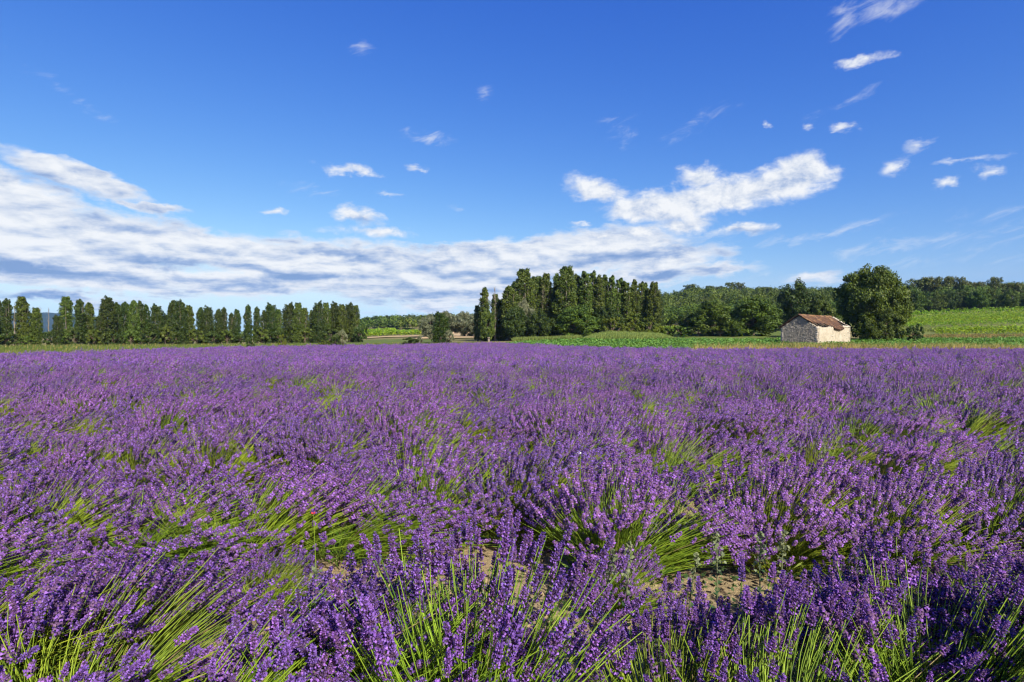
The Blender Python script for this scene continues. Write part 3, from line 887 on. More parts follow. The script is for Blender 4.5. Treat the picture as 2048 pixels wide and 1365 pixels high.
def crop(name, r, n, poly, h, size, mat, row=0.9):
    m = n // 11
    x, y = strip_pts(r, m, poly)
    y = np.round(y / row) * row + r.normal(0, row * .08, m)
    keep = np.sin(x * .9 + y * .35) * np.sin(x * .23 - y * .6) + r.normal(0, .5, m) > -.75
    x, y = x[keep], y[keep]; m = len(x)
    hp = h * r.uniform(.55, 1.2, m) * (1 + .18 * np.sin(x * .31 + y * .17)); tone = np.clip(r.normal(.5, .2, m), 0, 1)
    i = np.repeat(np.arange(m), 11); n = len(i)
    px_, py_ = x[i] + r.normal(0, .19, n), y[i] + r.normal(0, .17, n)
    z = H(px_, py_) + hp[i] * r.uniform(.3, 1.05, n)
    mb = MB()
    quads(mb, np.stack([px_, py_, z], 1), norm(r.normal(0, .5, (n, 3)) + [0, 0, 1.0]), size * r.uniform(.7, 1.3, n), 1.2, 0, np.clip(tone[i] + r.normal(0, .22, n), 0, 1))
    return tag(link(name, mb.mesh(name, mat)), kind='stuff')


crop('bean_crop', r, 60000, [(11, 62), (95, 62), (98, 84), (9, 82)], .44, .10, M['bean'])
crop('bean_crop', r, 26000, [(-1, 92), (8, 68), (11, 80), (2, 103)], .42, .12, M['bean'])
crop('bean_crop', r, 60000, [(4, 80), (98, 80), (100, 104), (2, 104)], .44, .14, M['bean'])

# stubble fields and meadows of the middle distance
patch('stubble_field', [(-26, 150), (-6, 150), (-9, 236), (-32, 236)], M['wheat'], .25, 6)
patch('meadow', [(-46, 118), (-13, 100), (-26, 150), (-60, 160)], M['meadow'], .18, 6)
patch('stubble_field', [(-50, 176), (-28, 176), (-31, 190), (-60, 190)], M['wheat'], .25, 6)

# ------------------------------------------------------------------ foliage builders
def crown_mesh(name, r, centres, radii, per, leaf, mat, squash=(1, 1, 1), shade_sd=.22, up_bias=.35, aspect=1.0):
    """many leaf-sized faces in clumps: one soft ball of leaves per clump, its faces turned outwards"""
    n = len(centres)
    i = np.repeat(np.arange(n), per)
    d = norm(r.normal(size=(len(i), 3)))
    q = r.uniform(.35, 1.05, len(i)) ** .6
    c = centres[i] + d * (radii[i] * q)[:, None] * np.array(squash)
    nr = norm(d + r.normal(0, .6, (len(i), 3)) + [0, 0, up_bias])
    sh = np.clip(.5 + r.normal(0, shade_sd, n)[i] + r.normal(0, .18, len(i)), 0, 1)
    mb = MB()
    quads(mb, c, nr, leaf * r.uniform(.6, 1.35, len(i)), aspect, 0, sh)
    return mb.mesh(name, mat)


def branch_mesh(name, r, trunk, limbs, mat, sides=6):
    mb = MB()
    P, rad = trunk
    tubes(mb, np.array(P)[None], np.array(rad)[None], sides)
    for (P, rad) in limbs: tubes(mb, np.array(P)[None], np.array(rad)[None], 4)
    return mb.mesh(name, mat, True)


def poplar(r, w, mat, ragged=0.0, bare=.02, pointed=.3):
    """columnar tree of height 10 and width w: upright bundles of leafy branches round one stem, full to a rounded top"""
    nb = 9
    ba = np.arange(nb) * 2 * PI / nb + r.uniform(-.3, .3, nb)
    btop = 10 - pointed * r.uniform(0, 3.2, nb); brad = r.uniform(.62, 1.0, nb)
    n = int(150 + 62 * w)
    b = r.integers(0, nb, n)
    t = r.uniform(0, 1, n) ** .9
    z = bare * 10 + (btop[b] - bare * 10) * t
    env = np.interp(t, [0, .06, .25, .6, .85, 1], [.74, .94, 1.0, .98, .88, .46])
    q = np.sqrt(r.uniform(.15, 1, n)) * brad[b] * env * w / 2 * (1 + .10 * np.sin(z * 3.1 + b * 2))
    a = ba[b] + r.normal(0, .21, n) + .05 * z
    cs = np.stack([np.cos(a) * q, np.sin(a) * q, z + r.normal(0, .1, n)], 1)
    rs = (.24 + .075 * w) * r.uniform(.65, 1.15, n) * np.interp(t, [0, .8, 1], [1, .95, .62])
    tz = np.arange(8.9, 9.96, .2)                         # the leader
    cs = np.concatenate([cs, np.stack([r.normal(0, .06, len(tz)), r.normal(0, .06, len(tz)), tz], 1)]); rs = np.concatenate([rs, .22 + .13 * (10 - tz) * min(w, 2) / 2])
    if ragged:
        k = r.uniform(size=len(cs)) > ragged * 1.3 * np.clip(.5 + .9 * np.sin(cs[:, 2] * 1.3 + np.arctan2(cs[:, 1], cs[:, 0]) * 2), 0, 1)
        cs, rs = cs[k], rs[k]
    limbs = []
    for k in range(nb):
        z0 = r.uniform(.5, 5); rr = brad[k] * w / 2
        p0 = np.array([0, 0, z0]); ln = btop[k] - z0
        limbs.append(([p0, p0 + [math.cos(ba[k]) * rr * .6, math.sin(ba[k]) * rr * .6, ln * .35], p0 + [math.cos(ba[k]) * rr * .7, math.sin(ba[k]) * rr * .7, ln * .85]], [.07, .05, .012]))
    cr = crown_mesh('poplar_crown', r, cs, rs, 44, .115, mat, (1, 1, 1.25), .24, .15)
    tr = branch_mesh('poplar_trunk', r, ([[0, 0, -.15], [.03, .02, 3], [0, .04, 6.5], [.02, 0, 9.4]], [.17, .13, .08, .02]), limbs, M['palebark'])
    return cr, tr


def bare_tree(r):
    limbs = []
    for b in range(26):
        z0 = r.uniform(2.0, 9.0); a = r.uniform(0, 2 * PI); ln = r.uniform(.8, 2.4) * (1.1 - z0 / 14)
        p0 = np.array([0, 0, z0]); rr = r.uniform(.12, .45)
        limbs.append(([p0, p0 + [math.cos(a) * rr, math.sin(a) * rr, ln * .5], p0 + [math.cos(a) * rr * 1.25, math.sin(a) * rr * 1.25, ln]], [.045, .03, .010]))
    return branch_mesh('bare_trunk', r, ([[0, 0, -.15], [.05, 0, 3], [0, .05, 6.5], [.04, 0, 10]], [.13, .10, .055, .010]), limbs, M['palebark'])


def broadleaf(r, w, h, mat, leaf=.14, clumps=150, per=90, low=.04, dome=1.0):
    """round-crowned tree, height 1*h, width w: clumps on limbs, lobes with gaps between them"""
    nl = 38
    gk = np.arange(nl) + .5
    gz = np.clip(1 - 1.86 * gk / nl + r.normal(0, .10, nl), -1, 1); ga = gk * 2.39996 + r.normal(0, .4, nl)
    gr = np.sqrt(1 - gz * gz) * r.uniform(.55, 1.18, nl) * (1 - .22 * np.maximum(gz, 0) - .30 * np.maximum(-gz - .2, 0))
    lobes = np.stack([np.cos(ga) * gr * w * .38, np.sin(ga) * gr * w * .38, h * (.49 + .38 * gz * r.uniform(.72, 1.12, nl))], 1)
    lr = r.uniform(.08, .17, nl) * min(w, h) * 1.05
    i = r.integers(0, nl, clumps)
    d = norm(r.normal(size=(clumps, 3)))
    cs = lobes[i] + d * (lr[i] * r.uniform(.55, 1.05, clumps))[:, None]
    keep = cs[:, 2] > h * low
    cs = cs[keep]; cs[:, 2] = np.minimum(cs[:, 2], h * .99)
    rs = r.uniform(.045, .085, len(cs)) * min(w, h) * 1.1
    cr = crown_mesh('broadleaf_crown', r, cs, rs, per, leaf, mat, (1, 1, .85), .30, .12)
    limbs = []
    for b in range(16):
        j = int(r.integers(0, nl)); e = lobes[j]
        p0 = np.array([0, 0, h * r.uniform(.18, .38)])
        limbs.append(([p0, p0 * .45 + e * .55 + [0, 0, -.03 * h], e], [.022 * h, .013 * h, .004 * h]))
    tr = branch_mesh('broadleaf_trunk', r, ([[0, 0, -.3], [.02 * h, 0, .2 * h], [0, .02 * h, .42 * h], [0, 0, .7 * h]], [.035 * h, .028 * h, .02 * h, .006 * h]), limbs, M['bark'])
    return cr, tr


def pine(r, w, h, mat, leaf=.22, flat=.30):
    """umbrella pine: bare stem, forked limbs, flat-topped crown"""
    n = 75
    a = r.uniform(0, 2 * PI, n); q = np.sqrt(r.uniform(size=n)) * w / 2
    cs = np.stack([np.cos(a) * q, np.sin(a) * q, h * (1 - flat * r.uniform(.15, 1, n) * (.5 + .5 * q / (w / 2)))], 1)
    rs = r.uniform(.07, .12, n) * w
    cr = crown_mesh('pine_crown', r, cs, rs, 36, leaf, mat, (1, 1, .7), .2, .45)
    limbs = []
    for b in range(9):
        j = int(r.integers(0, n)); p0 = np.array([0, 0, h * r.uniform(.4, .6)])
        limbs.append(([p0, p0 * .5 + cs[j] * .5 - [0, 0, .04 * h], cs[j]], [.014 * h, .010 * h, .004 * h]))
    tr = branch_mesh('pine_trunk', r, ([[0, 0, -.5], [.01 * h, 0, .3 * h], [-.01 * h, 0, .6 * h], [0, 0, .85 * h]], [.022 * h, .018 * h, .014 * h, .005 * h]), limbs, M['bark'])
    return cr, tr


def plant_tree(name, cr, tr, X, Y, scale, label, cat, group=None, rz=0, tilt=0, dz=0):
    root = tag(link(name, None, loc=(X, Y, H(X, Y) + dz), rotz=rz, scale=scale), label, cat, group)
    if tilt: root.rotation_euler = (0, tilt, rz)
    if tr is not None: link('trunk', tr, root)
    if cr is not None: link('crown', cr, root)
    return root


# ------------------------------------------------------------------ the long poplar row on the left
r = np.random.default_rng(41)
POPW = [1.7, 2.3, 2.9, 2.0, 2.6, 3.4, 1.5, 2.5]
POP = [poplar(np.random.default_rng(400 + i), w, M['poplar_dark'] if i % 2 else M['poplar'], (0, .15, .0, .3, .1, 0, .25, .05)[i], (.03, .05, .02, .06, .03, .02, .08, .04)[i], (.22, .14, .18, .3, .14, .2, .4, .22)[i]) for i, w in enumerate(POPW)]
BARE = [bare_tree(np.random.default_rng(450 + i)) for i in range(3)]
ROWL = [  # picture column, top row, width in picture pixels
    (-26, 600, 24), (-6, 603, 18), (14, 599, 18), (46, 595, 22), (72, 617, 20), (115, 632, 16), (132, 595, 22), (160, 600, 18), (178, 607, 20),
    (200, 634, 18), (213, 596, 30), (234, 606, 16), (248, 605, 19), (267, 603, 20), (281, 604, 14), (293, 611, 14), (311, 611, 24), (329, 630, 18), (344, 602, 18),
    (362, 603, 25), (379, 612, 18), (400, 616, 15), (415, 614, 22), (436, 619, 14), (447, 616, 14), (462, 627, 12), (473, 620, 14), (496, 611, 15),
    (514, 615, 14), (530, 622, 14), (542, 609, 26), (558, 620, 14), (579, 608, 24), (596, 607, 20), (607, 617, 16), (624, 622, 16), (637, 605, 22), (652, 607, 18), (668, 606, 22), (684, 610, 18), (699, 608, 22), (711, 612, 16)]
def row_depth(px): return float(np.interp(px, [-60, 0, 720], [86, 90, 134]))
NTH = ['first', 'second', 'third', 'fourth', 'fifth', 'sixth', 'seventh', 'eighth', 'ninth', 'tenth', 'eleventh', 'twelfth', 'thirteenth', 'fourteenth', 'fifteenth',
       'sixteenth', 'seventeenth', 'eighteenth', 'nineteenth', 'twentieth', 'twenty-first', 'twenty-second', 'twenty-third', 'twenty-fourth', 'twenty-fifth', 'twenty-sixth', 'twenty-seventh',
       'twenty-eighth', 'twenty-ninth', 'thirtieth', 'thirty-first', 'thirty-second', 'thirty-third', 'thirty-fourth', 'thirty-fifth', 'thirty-sixth', 'thirty-seventh', 'thirty-eighth', 'thirty-ninth', 'fortieth', 'forty-first', 'forty-second']


def poplar_at(px, py, wpx, Y, nm, label, group, vi=None, pool=None):
    X = at(px, Y); h = zpx(py, Y) - H(X, Y)
    w = wpx / F * Y * 1.27
    asp = w / h * 10
    v = vi if vi is not None else min(pool or range(len(POPW)), key=lambda i: abs(POPW[i] * 1.05 - asp) + .35 * r.uniform())
    cr, tr = POP[v]
    sx = asp / (POPW[v] * 1.05)
    s = h / 10.0
    return plant_tree(nm, cr, tr, X, Y, (s * sx, s * sx, s), label, 'poplar', group, r.uniform(0, 6.28), r.normal(0, .012))


for i, (px, py, wp) in enumerate(ROWL):
    Y = row_depth(px) + r.normal(0, 1.2)
    hh = 695 - py
    look = ('broad' if wp >= 22 else 'slender' if wp <= 16 else 'upright') + (' tall' if hh > 86 else ' low' if hh < 72 else '')
    poplar_at(px, py, wp, Y, 'poplar', '%s dark green poplar, %s from the left in the long row behind the lavender' % (look, NTH[i]), 'poplars of the long left row')
for j, (px, py, wp, lab) in enumerate([(29, 609, 7, 'bare dead poplar trunk near the left end of the row, against the blue mountain'), (66, 612, 9, 'bare leafless poplar with thin twigs beside a ragged green poplar, left row'),
                                      (80, 612, 8, 'dead poplar with broken pale top right of the ragged green poplar'), (97, 615, 7, 'lone pale dead trunk in the widest gap of the left poplar row')]):
    Y = row_depth(px) - .5; X = at(px, Y); h = zpx(py, Y) - H(X, Y)
    o = tag(link('dead_poplar', BARE[j % 3], loc=(X, Y, H(X, Y)), rotz=j * 1.3, scale=(h / 10 * .75, h / 10 * .75, h / 10)), lab, 'dead tree', 'dead trunks in the left poplar row')
# low growth at the foot of the row
SHR = [broadleaf(np.random.default_rng(470 + i), 1.3, 1.0, m, .055, 42, 70, .05) for i, m in enumerate([M['poplar'], M['poplar_dark'], M['bright'], M['willow'], M['oak']])]


def shrub(px, ptop, wpx, Y, v, label, cat='shrub', group=None, name='shrub', hmul=1.0):
    X = at(px, Y); h = (zpx(ptop, Y) - H(X, Y)) * 1.03
    w = wpx / F * Y
    cr, tr = SHR[v]
    return plant_tree(name, cr, tr, X, Y, (w / 1.18, w / 1.18, h), label, cat, group, r.uniform(0, 6.28))


r = np.random.default_rng(43)
foot = [(-20, 668, 40), (16, 664, 36), (52, 672, 34), (100, 660, 34), (122, 664, 30), (150, 655, 34), (190, 657, 36), (226, 662, 34), (262, 660, 34), (300, 662, 38), (330, 650, 36), (352, 662, 34), (392, 658, 36), (425, 664, 36), (455, 660, 36), (482, 668, 30), (522, 655, 36), (560, 658, 34), (610, 655, 40), (660, 655, 44), (700, 655, 36)]
for i, (px, py, wp) in enumerate(foot):
    shrub(px, py, wp, row_depth(px) - 1.5, i % 2, '%s undergrowth bush from the left at the foot of the left poplar row' % NTH[i], 'undergrowth', 'undergrowth bushes below the left poplars', 'undergrowth_bush')
shrub(722, 650, 34, 128, 1, 'rounded dark bush closing the right end of the left poplar row')
shrub(563, 668, 18, 76, 2, 'small light green bush standing in the verge before the left poplars')
shrub(501, 672, 20, 74, 1, 'small dark bush in the verge left of the light green bush')
shrub(672, 668, 26, 80, 1, 'dark low bush in the verge under the silvery willow')
shrub(684, 660, 26, 81, 3, 'silvery grey willow bush before the right end of the left poplar row')
shrub(822, 675, 42, 92, 1, 'dark low bush in the verge below the green vineyard')
shrub(838, 672, 18, 93, 3, 'small silvery bush beside the low dark bush in the verge')
shrub(866, 656, 30, 120, 3, 'grey green willow bush left of the ivy tree')
shrub(899, 660, 24, 100, 3, 'pale silvery bush right of the ivy tree before the stubble field')
shrub(648, 680, 30, 84, 2, 'low light green bush in the grassy verge left of the silvery willow')

# ------------------------------------------------------------------ grove right of the centre
r = np.random.default_rng(47)
GROVE = [  # column, top, width, depth, label
    (955, 612, 12, 128, 'small slim poplar at the far left edge of the central grove'),
    (969, 577, 16, 124, 'slim ivy-clad poplar with sparse top at the left end of the grove'),
    (990, 590, 16, 126, 'thin half dead poplar under a bare twiggy top'),
    (1003, 600, 22, 128, 'short poplar left of the steep edge of the grove'),
    (1018, 575, 30, 124, 'broad poplar that begins the dense grove on its left'),
    (1048, 540, 34, 128, 'tall pointed poplar, the left peak of the grove'),
    (1068, 555, 26, 131, 'poplar leaning on the right of the pointed left peak'),
    (1081, 556, 15, 134, 'narrow poplar left of the bare pale stems in the grove'),
    (1093, 549, 22, 130, 'upright poplar between the two peaks of the grove'),
    (1113, 548, 15, 132, 'narrow poplar just left of the highest tree of the grove'),
    (1131, 535, 34, 126, 'highest broad poplar of the grove'),
    (1153, 551, 20, 132, 'poplar just right of the highest tree of the grove'),
    (1172, 546, 22, 130, 'first even poplar of the sloping right part of the grove'),
    (1188, 545, 17, 132, 'pointed poplar above the dark ash in the grove'),
    (1199, 551, 16, 131, 'second even poplar after the pointed one in the grove'),
    (1211, 553, 17, 133, 'poplar with pale stem right of the pointed one'),
    (1223, 554, 17, 132, 'poplar above the left end of the yellow green thicket'),
    (1238, 559, 18, 134, 'loose poplar with pale stems over the yellow green thicket'),
    (1254, 565, 18, 133, 'middle poplar over the yellow green thicket'),
    (1270, 562, 16, 134, 'fourth poplar from the right end of the grove'),
    (1282, 566, 15, 134, 'third poplar from the right end of the grove'),
    (1291, 568, 15, 135, 'second poplar from the right end of the grove'),
    (1307, 566, 26, 132, 'rounded poplar at the right end of the grove')]
for i, (px, py, wp, Y, lab) in enumerate(GROVE):
    poplar_at(px, py, wp * (1.15 if px < 1140 else 1.0), Y, 'poplar', lab, 'poplars of the central grove', None, (0, 2, 4, 6))
# a second rank behind closes the grove
for i, px in enumerate([1030, 1060, 1105, 1143, 1164, 1180, 1205, 1230, 1246, 1262, 1298, 1316]):
    poplar_at(px, 566 + 6 * (i % 3) + (px > 1200) * 10, 22, 141 + (i % 3) * 2, 'poplar', 'poplar half hidden in the back rank of the central grove, %s from its left' % NTH[i], 'back rank poplars of the central grove')
Y = 125; X = at(990, Y)
tag(link('dead_poplar', BARE[1], loc=(X, Y, H(X, Y)), rotz=.6, scale=(1.3, 1.3, (zpx(572, Y) - H(X, Y)) / 10)), 'dead poplar with a bare pale twiggy top left of the grove', 'dead tree')
Y = 129; X = at(1086, Y)
tag(link('dead_poplar', BARE[2], loc=(X, Y, H(X, Y)), rotz=2.2, scale=(1.1, 1.1, (zpx(566, Y) - H(X, Y)) / 10)), 'bare pale stems in the gap between the two peaks of the grove', 'dead tree')
OAKS = [broadleaf(np.random.default_rng(480 + i), 11, 10, m, .19, 340, 60, .02) for i, m in enumerate([M['oak'], M['poplar'], M['willow'], M['poplar_dark']])]


def oak_at(px, ptop, wpx, Y, v, label, cat='tree', name='broadleaf_tree', group=None, pool=None, W0=10.2, H0=9.7, dz=0):
    X = at(px, Y); h = zpx(ptop, Y) - H(X, Y); w = wpx / F * Y
    cr, tr = (pool or OAKS)[v]
    return plant_tree(name, cr, tr, X, Y, (w / W0, w / W0, h / H0), label, cat, group, r.uniform(0, 6.28), 0, dz)


oak_at(1152, 612, 96, 118, 0, 'broad dark ash bush standing before the middle of the grove')
oak_at(1032, 612, 56, 120, 3, 'dark leafy tree filling the foot of the grove on its left')
oak_at(1050, 596, 44, 123, 2, 'silvery leaved tree under the pointed left peak of the grove')
oak_at(1080, 620, 60, 119, 3, 'dark round tree at the foot of the grove left of the ash')
oak_at(976, 620, 34, 121, 1, 'bright ivy mass around the slim trees left of the grove')
oak_at(1215, 610, 60, 130, 3, 'dark undergrowth tree behind the yellow green thicket')
oak_at(1282, 610, 70, 136, 1, 'leafy undergrowth tree below the right end of the grove')
# willows and the ivy tree left of the grove
oak_at(860, 628, 48, 168, 2, 'grey green willow behind the ivy tree on its left')
oak_at(893, 621, 62, 172, 2, 'tall grey green willow behind the ivy tree')
oak_at(930, 622, 60, 170, 2, 'broad grey green willow behind the stubble field')
oak_at(956, 628, 40, 166, 2, 'grey green willow touching the left edge of the grove')
poplar_at(880, 626, 30, 108, 'poplar', 'lone dark green ivy covered tree before the grey willows', None, 5)
# yellow green thicket, rounded shrub and reed mound
shrub(1225, 634, 60, 112, 2, 'left part of the yellow green thicket behind the reed mound', 'thicket', 'yellow green thicket', 'thicket')
shrub(1262, 632, 56, 113, 2, 'right part of the yellow green thicket behind the reed mound', 'thicket', 'yellow green thicket', 'thicket')
shrub(1298, 632, 50, 111, 2, 'rounded yellow green shrub at the right end of the thicket', 'shrub')
n = 15000
x = r.uniform(at(1165, 105), at(1352, 105), n); y = r.uniform(103, 109, n)
t = (x / 105 * F + CXP - 1165) / 187
hm = np.interp(t, [0, .15, .3, .6, .85, 1], [.4, 1.5, 1.9, 1.7, 1.5, .6]) * np.interp(y, [103, 105, 109], [.55, 1, 1])
mb = MB()
blades(mb, np.stack([x, y, H(x, y)], 1), hm * r.uniform(.6, 1.05, n), .05, r.normal(0, .14, (n, 3)) * [1, 1, 0] + [.12, 0, 0], 0, r.uniform(0, 1, n))
tag(link('reed_mound', mb.mesh('reed_mound', M['reed'])), kind='stuff')
n = 6000
x = r.uniform(at(1025, 104), at(1165, 104), n); y = r.uniform(103, 108, n)
mb = MB()
blades(mb, np.stack([x, y, H(x, y)], 1), r.uniform(.5, 1.2, n), .05, r.normal(0, .2, (n, 3)) * [1, 1, 0], 0, r.uniform(0, .6, n))
tag(link('reed_fringe', mb.mesh('reed_fringe', M['reed'])), kind='stuff')

# ------------------------------------------------------------------ oaks round the hut
r = np.random.default_rng(53)
oak_at(1380, 622, 46, 122, 1, 'small leafy tree between the thicket and the two round oaks')
oak_at(1425, 601, 92, 116, 0, 'left one of the two round oaks behind the green crop')
oak_at(1507, 594, 112, 114, 0, 'right one of the two round oaks, left of the stone hut')
oak_at(1595, 562, 92, 132, 3, 'tall dark oak standing right behind the stone hut')
oak_at(1644, 596, 52, 128, 1, 'light green small tree behind the hut roof')
oak_at(1470, 640, 44, 112, 0, 'low dark bush joining the two round oaks')
for i, (px, py, wp) in enumerate([(1362, 650, 50), (1398, 652, 46), (1440, 650, 56), (1484, 652, 50), (1530, 655, 46), (1335, 655, 30)]):
    shrub(px, py, wp, 113 + (i % 2), (4, 0)[i % 2], 'dark undergrowth bush at the foot of the round oaks, %s' % ('first from the left', 'second from the left', 'below the left oak', 'between the two oaks', 'below the right oak', 'left of all, below the thicket')[i], 'undergrowth', 'undergrowth bushes below the round oaks', 'undergrowth_bush')
BIGOAK = broadleaf(np.random.default_rng(78), 12.4, 12.0, M['oak'], .165, 700, 110, .04)
oak_at(1747, 529, 128, 96, 0, 'very large round oak beside the stone hut', 'tree', 'oak_tree', None, [BIGOAK], 11.6, 11.75)
oak_at(1738, 632, 50, 93, 0, 'low leafy bush under the middle of the large oak', 'bush', 'broadleaf_tree')
oak_at(1772, 612, 66, 93, 1, 'lighter bush under the right side of the large oak', 'bush', 'broadleaf_tree')
shrub(1830, 648, 34, 90, 1, 'small dark bush in the grass right of the large oak')
shrub(1798, 645, 34, 95, 2, 'yellow green bush at the right foot of the large oak')
shrub(1672, 660, 40, 96, 4, 'dark low bush between the hut and the large oak')

# ------------------------------------------------------------------ vineyards
r = np.random.default_rng(59)
def vine_row(x0, x1, y0, y1, h, label, group, dens=34, leaf=.16):
    ln = math.hypot(x1 - x0, y1 - y0)
    n = int(ln * dens)
    t = r.uniform(0, 1, n)
    x = x0 + (x1 - x0) * t + r.normal(0, .22, n); y = y0 + (y1 - y0) * t + r.normal(0, .24, n)
    hh = h * (.85 + .15 * np.sin(t * ln * 2.4 + r.uniform(0, 6)) + r.normal(0, .06, n))
    z = H(x, y) + hh * r.uniform(.18, 1.0, n) ** .7
    mb = MB()
    quads(mb, np.stack([x, y, z], 1), norm(r.normal(0, .6, (n, 3)) + [0, -.3, .6]), leaf * r.uniform(.7, 1.3, n), 1.2, 0, r.uniform(0, 1, n))
    root = tag(link('vine_row', None, loc=(0, 0, 0)), label, 'vine row', group)
    link('leaves', mb.mesh('vine_leaves', M['vine']), root)['kind'] = 'stuff'
    m = int(ln / 2.2)
    tt = (np.arange(m) + .5) / max(m, 1)
    P = np.stack([np.stack([x0 + (x1 - x0) * tt, y0 + (y1 - y0) * tt, H(x0 + (x1 - x0) * tt, y0 + (y1 - y0) * tt) + k * h * .3], 1) for k in (0, 1, 2)], 1)
    mb = MB(); tubes(mb, P, [.05, .04, .03], 4)
    link('stakes', mb.mesh('vine_stakes', M['bark']), root)['kind'] = 'stuff'


patch('vineyard_soil', [(80, 112), (190, 112), (260, 205), (96, 200)], M['vinesoil'], .25, 6)
for i, Y in enumerate(np.arange(112.5, 121, 2.8)):
    vine_row(at(1873, Y), at(2110, Y), Y, Y + 1.5, 1.6, 'bright green vine row of the lower vineyard block on the right, %s from the front' % NTH[i], 'vine rows of the lower right block')
for i, Y in enumerate(np.arange(137, 170, 4.6)):
    vine_row(at(1788, Y) + .4 * (Y - 128) * 0, at(2110, Y), Y, Y + 2, 1.7, 'yellow green vine row of the upper vineyard block on the right, %s from the front' % NTH[i], 'vine rows of the upper right block', 40, .15)
for i, Y in enumerate((179, 187)):
    vine_row(at(1786, Y), at(2110, Y), Y + 6, Y + 2, 1.7, ('lower', 'upper')[i] + ' thin vine row below the forest edge on the right', 'vine rows below the forest edge', 24, .22)
grass('verge_grass', r, 12000, [(at(1790, 122), 121), (at(2110, 122), 121), (at(2110, 127), 127), (at(1790, 127), 127)], .9, .05, [M['reed'], M['verge']], .2, .3)
grass('dry_grass', r, 14000, [(at(1800, 107), 105), (at(2110, 107), 105), (at(2110, 112), 112), (at(1800, 112), 112)], .5, .05, [M['verge'], M['dry']], .2, .45)
for i, Y in enumerate((134, 137, 140, 143)):
    vine_row(at(1318, Y), at(1352, Y), Y, Y, 2.0, 'bright vine row seen between the grove and the round oaks', 'vine rows between grove and oaks', 40, .2)
    vine_row(at(1522, Y), at(1600, Y), Y, Y, 1.7, 'bright vine row seen between the round oaks and the hut', 'vine rows left of the hut', 40, .2)
patch('meadow', [(at(1150, 106.5), 106.5), (at(1530, 106.5), 106.5), (at(1560, 145), 145), (at(1290, 145), 145)], M['meadow'], .2, 4)
patch('meadow', [(at(1520, 106), 106), (at(1600, 106), 106), (at(1600, 132), 132), (at(1520, 132), 132)], M['meadow'], .2, 4)

# middle distance, left of the grove: vineyards on the far slope
def far_patch(name, x0, x1, y0, y1, mat, dz=.5): return patch(name, [(at(x0, y0), y0), (at(x1, y0), y0), (at(x1, y1), y1), (at(x0, y1), y1)], mat, dz, 8)
for i, Y in enumerate(np.arange(205, 236, 3.4)):
    vine_row(at(728, Y), at(842, Y), Y, Y, 1.5, 'distant vine row in the bright green vineyard left of the willows', 'vine rows of the distant left vineyard', 12, .38)
for i, Y in enumerate(np.arange(262, 300, 4.2)):
    vine_row(at(722, Y), at(790, Y), Y, Y, 1.5, 'distant vine row of the farther block below the wooded slope', 'vine rows of the farther left block', 9, .46)
for i, Y in enumerate(np.arange(470, 520, 7)):
    vine_row(at(822, Y), at(872, Y), Y, Y, 1.6, 'far vine row on the crest of the distant slope', 'vine rows on the far crest', 6, .8)
far_patch('stubble_field', 805, 845, 380, 440, M['wheat'], .8)
far_patch('vineyard_soil', 745, 810, 380, 420, M['vinesoil'], .7)

# ------------------------------------------------------------------ woods on the slopes
r = np.random.default_rng(61)
def wood(name, r, X, Y, h, w, mat, clumps=14, per=14, leaf=.42):
    n = len(X)
    i = np.repeat(np.arange(n), clumps)
    d = norm(r.normal(size=(len(i), 3))); d[:, 2] = np.abs(d[:, 2]) * r.choice([1, 1, -.5], len(i))
    c = np.stack([X, Y, H(X, Y) + h * .55], 1)[i] + d * np.stack([w[i] * .36, w[i] * .36, h[i] * .38], 1) * r.uniform(.6, 1.05, (len(i), 1))
    j = np.repeat(np.arange(len(c)), per)
    e = norm(r.normal(size=(len(j), 3)))
    p = c[j] + e * (w[i][j] * .2 * r.uniform(.5, 1.1, len(j)))[:, None]
    tone = np.clip(r.normal(.45, .22, n), 0, 1)
    sh = np.clip(tone[i][j] + r.normal(0, .16, len(j)), 0, 1)
    mb = MB()
    quads(mb, p, norm(e + .7 * d[j] + r.normal(0, .4, (len(j), 3)) + [0, 0, .3]), leaf * r.uniform(.6, 1.4, len(j)), 1.1, 0, sh)
    return tag(link(name, mb.mesh(name, mat)), kind='stuff')


def in_band(r, n, px0, px1, Ya, Yb):
    px = r.uniform(px0, px1, n); Y = np.sqrt(r.uniform(size=n)) * (Yb - Ya) + Ya
    return tx(px) * Y, Y


# hill behind the grove and the oaks
X, Y = in_band(r, 560, 1290, 1830, 200, 420)
wood('hill_wood', r, X, Y, r.uniform(4.5, 8, len(X)), r.uniform(5, 9, len(X)), M['wood'], 18, 15, .36)
X, Y = in_band(r, 300, 1290, 1700, 145, 200)
wood('hill_wood', r, X[(X / Y > tx(1610)) | (Y > 160)], Y[(X / Y > tx(1610)) | (Y > 160)], r.uniform(4, 7, len(X))[(X / Y > tx(1610)) | (Y > 160)], r.uniform(4, 7, len(X))[(X / Y > tx(1610)) | (Y > 160)], M['wood'], 16, 14, .26)
# right-hand forest above the vineyards
X, Y = in_band(r, 330, 1790, 2150, 204, 330)
wood('hill_wood', r, X, Y, r.uniform(6, 9.5, len(X)), r.uniform(6, 9, len(X)), M['wood'], 20, 16, .32)
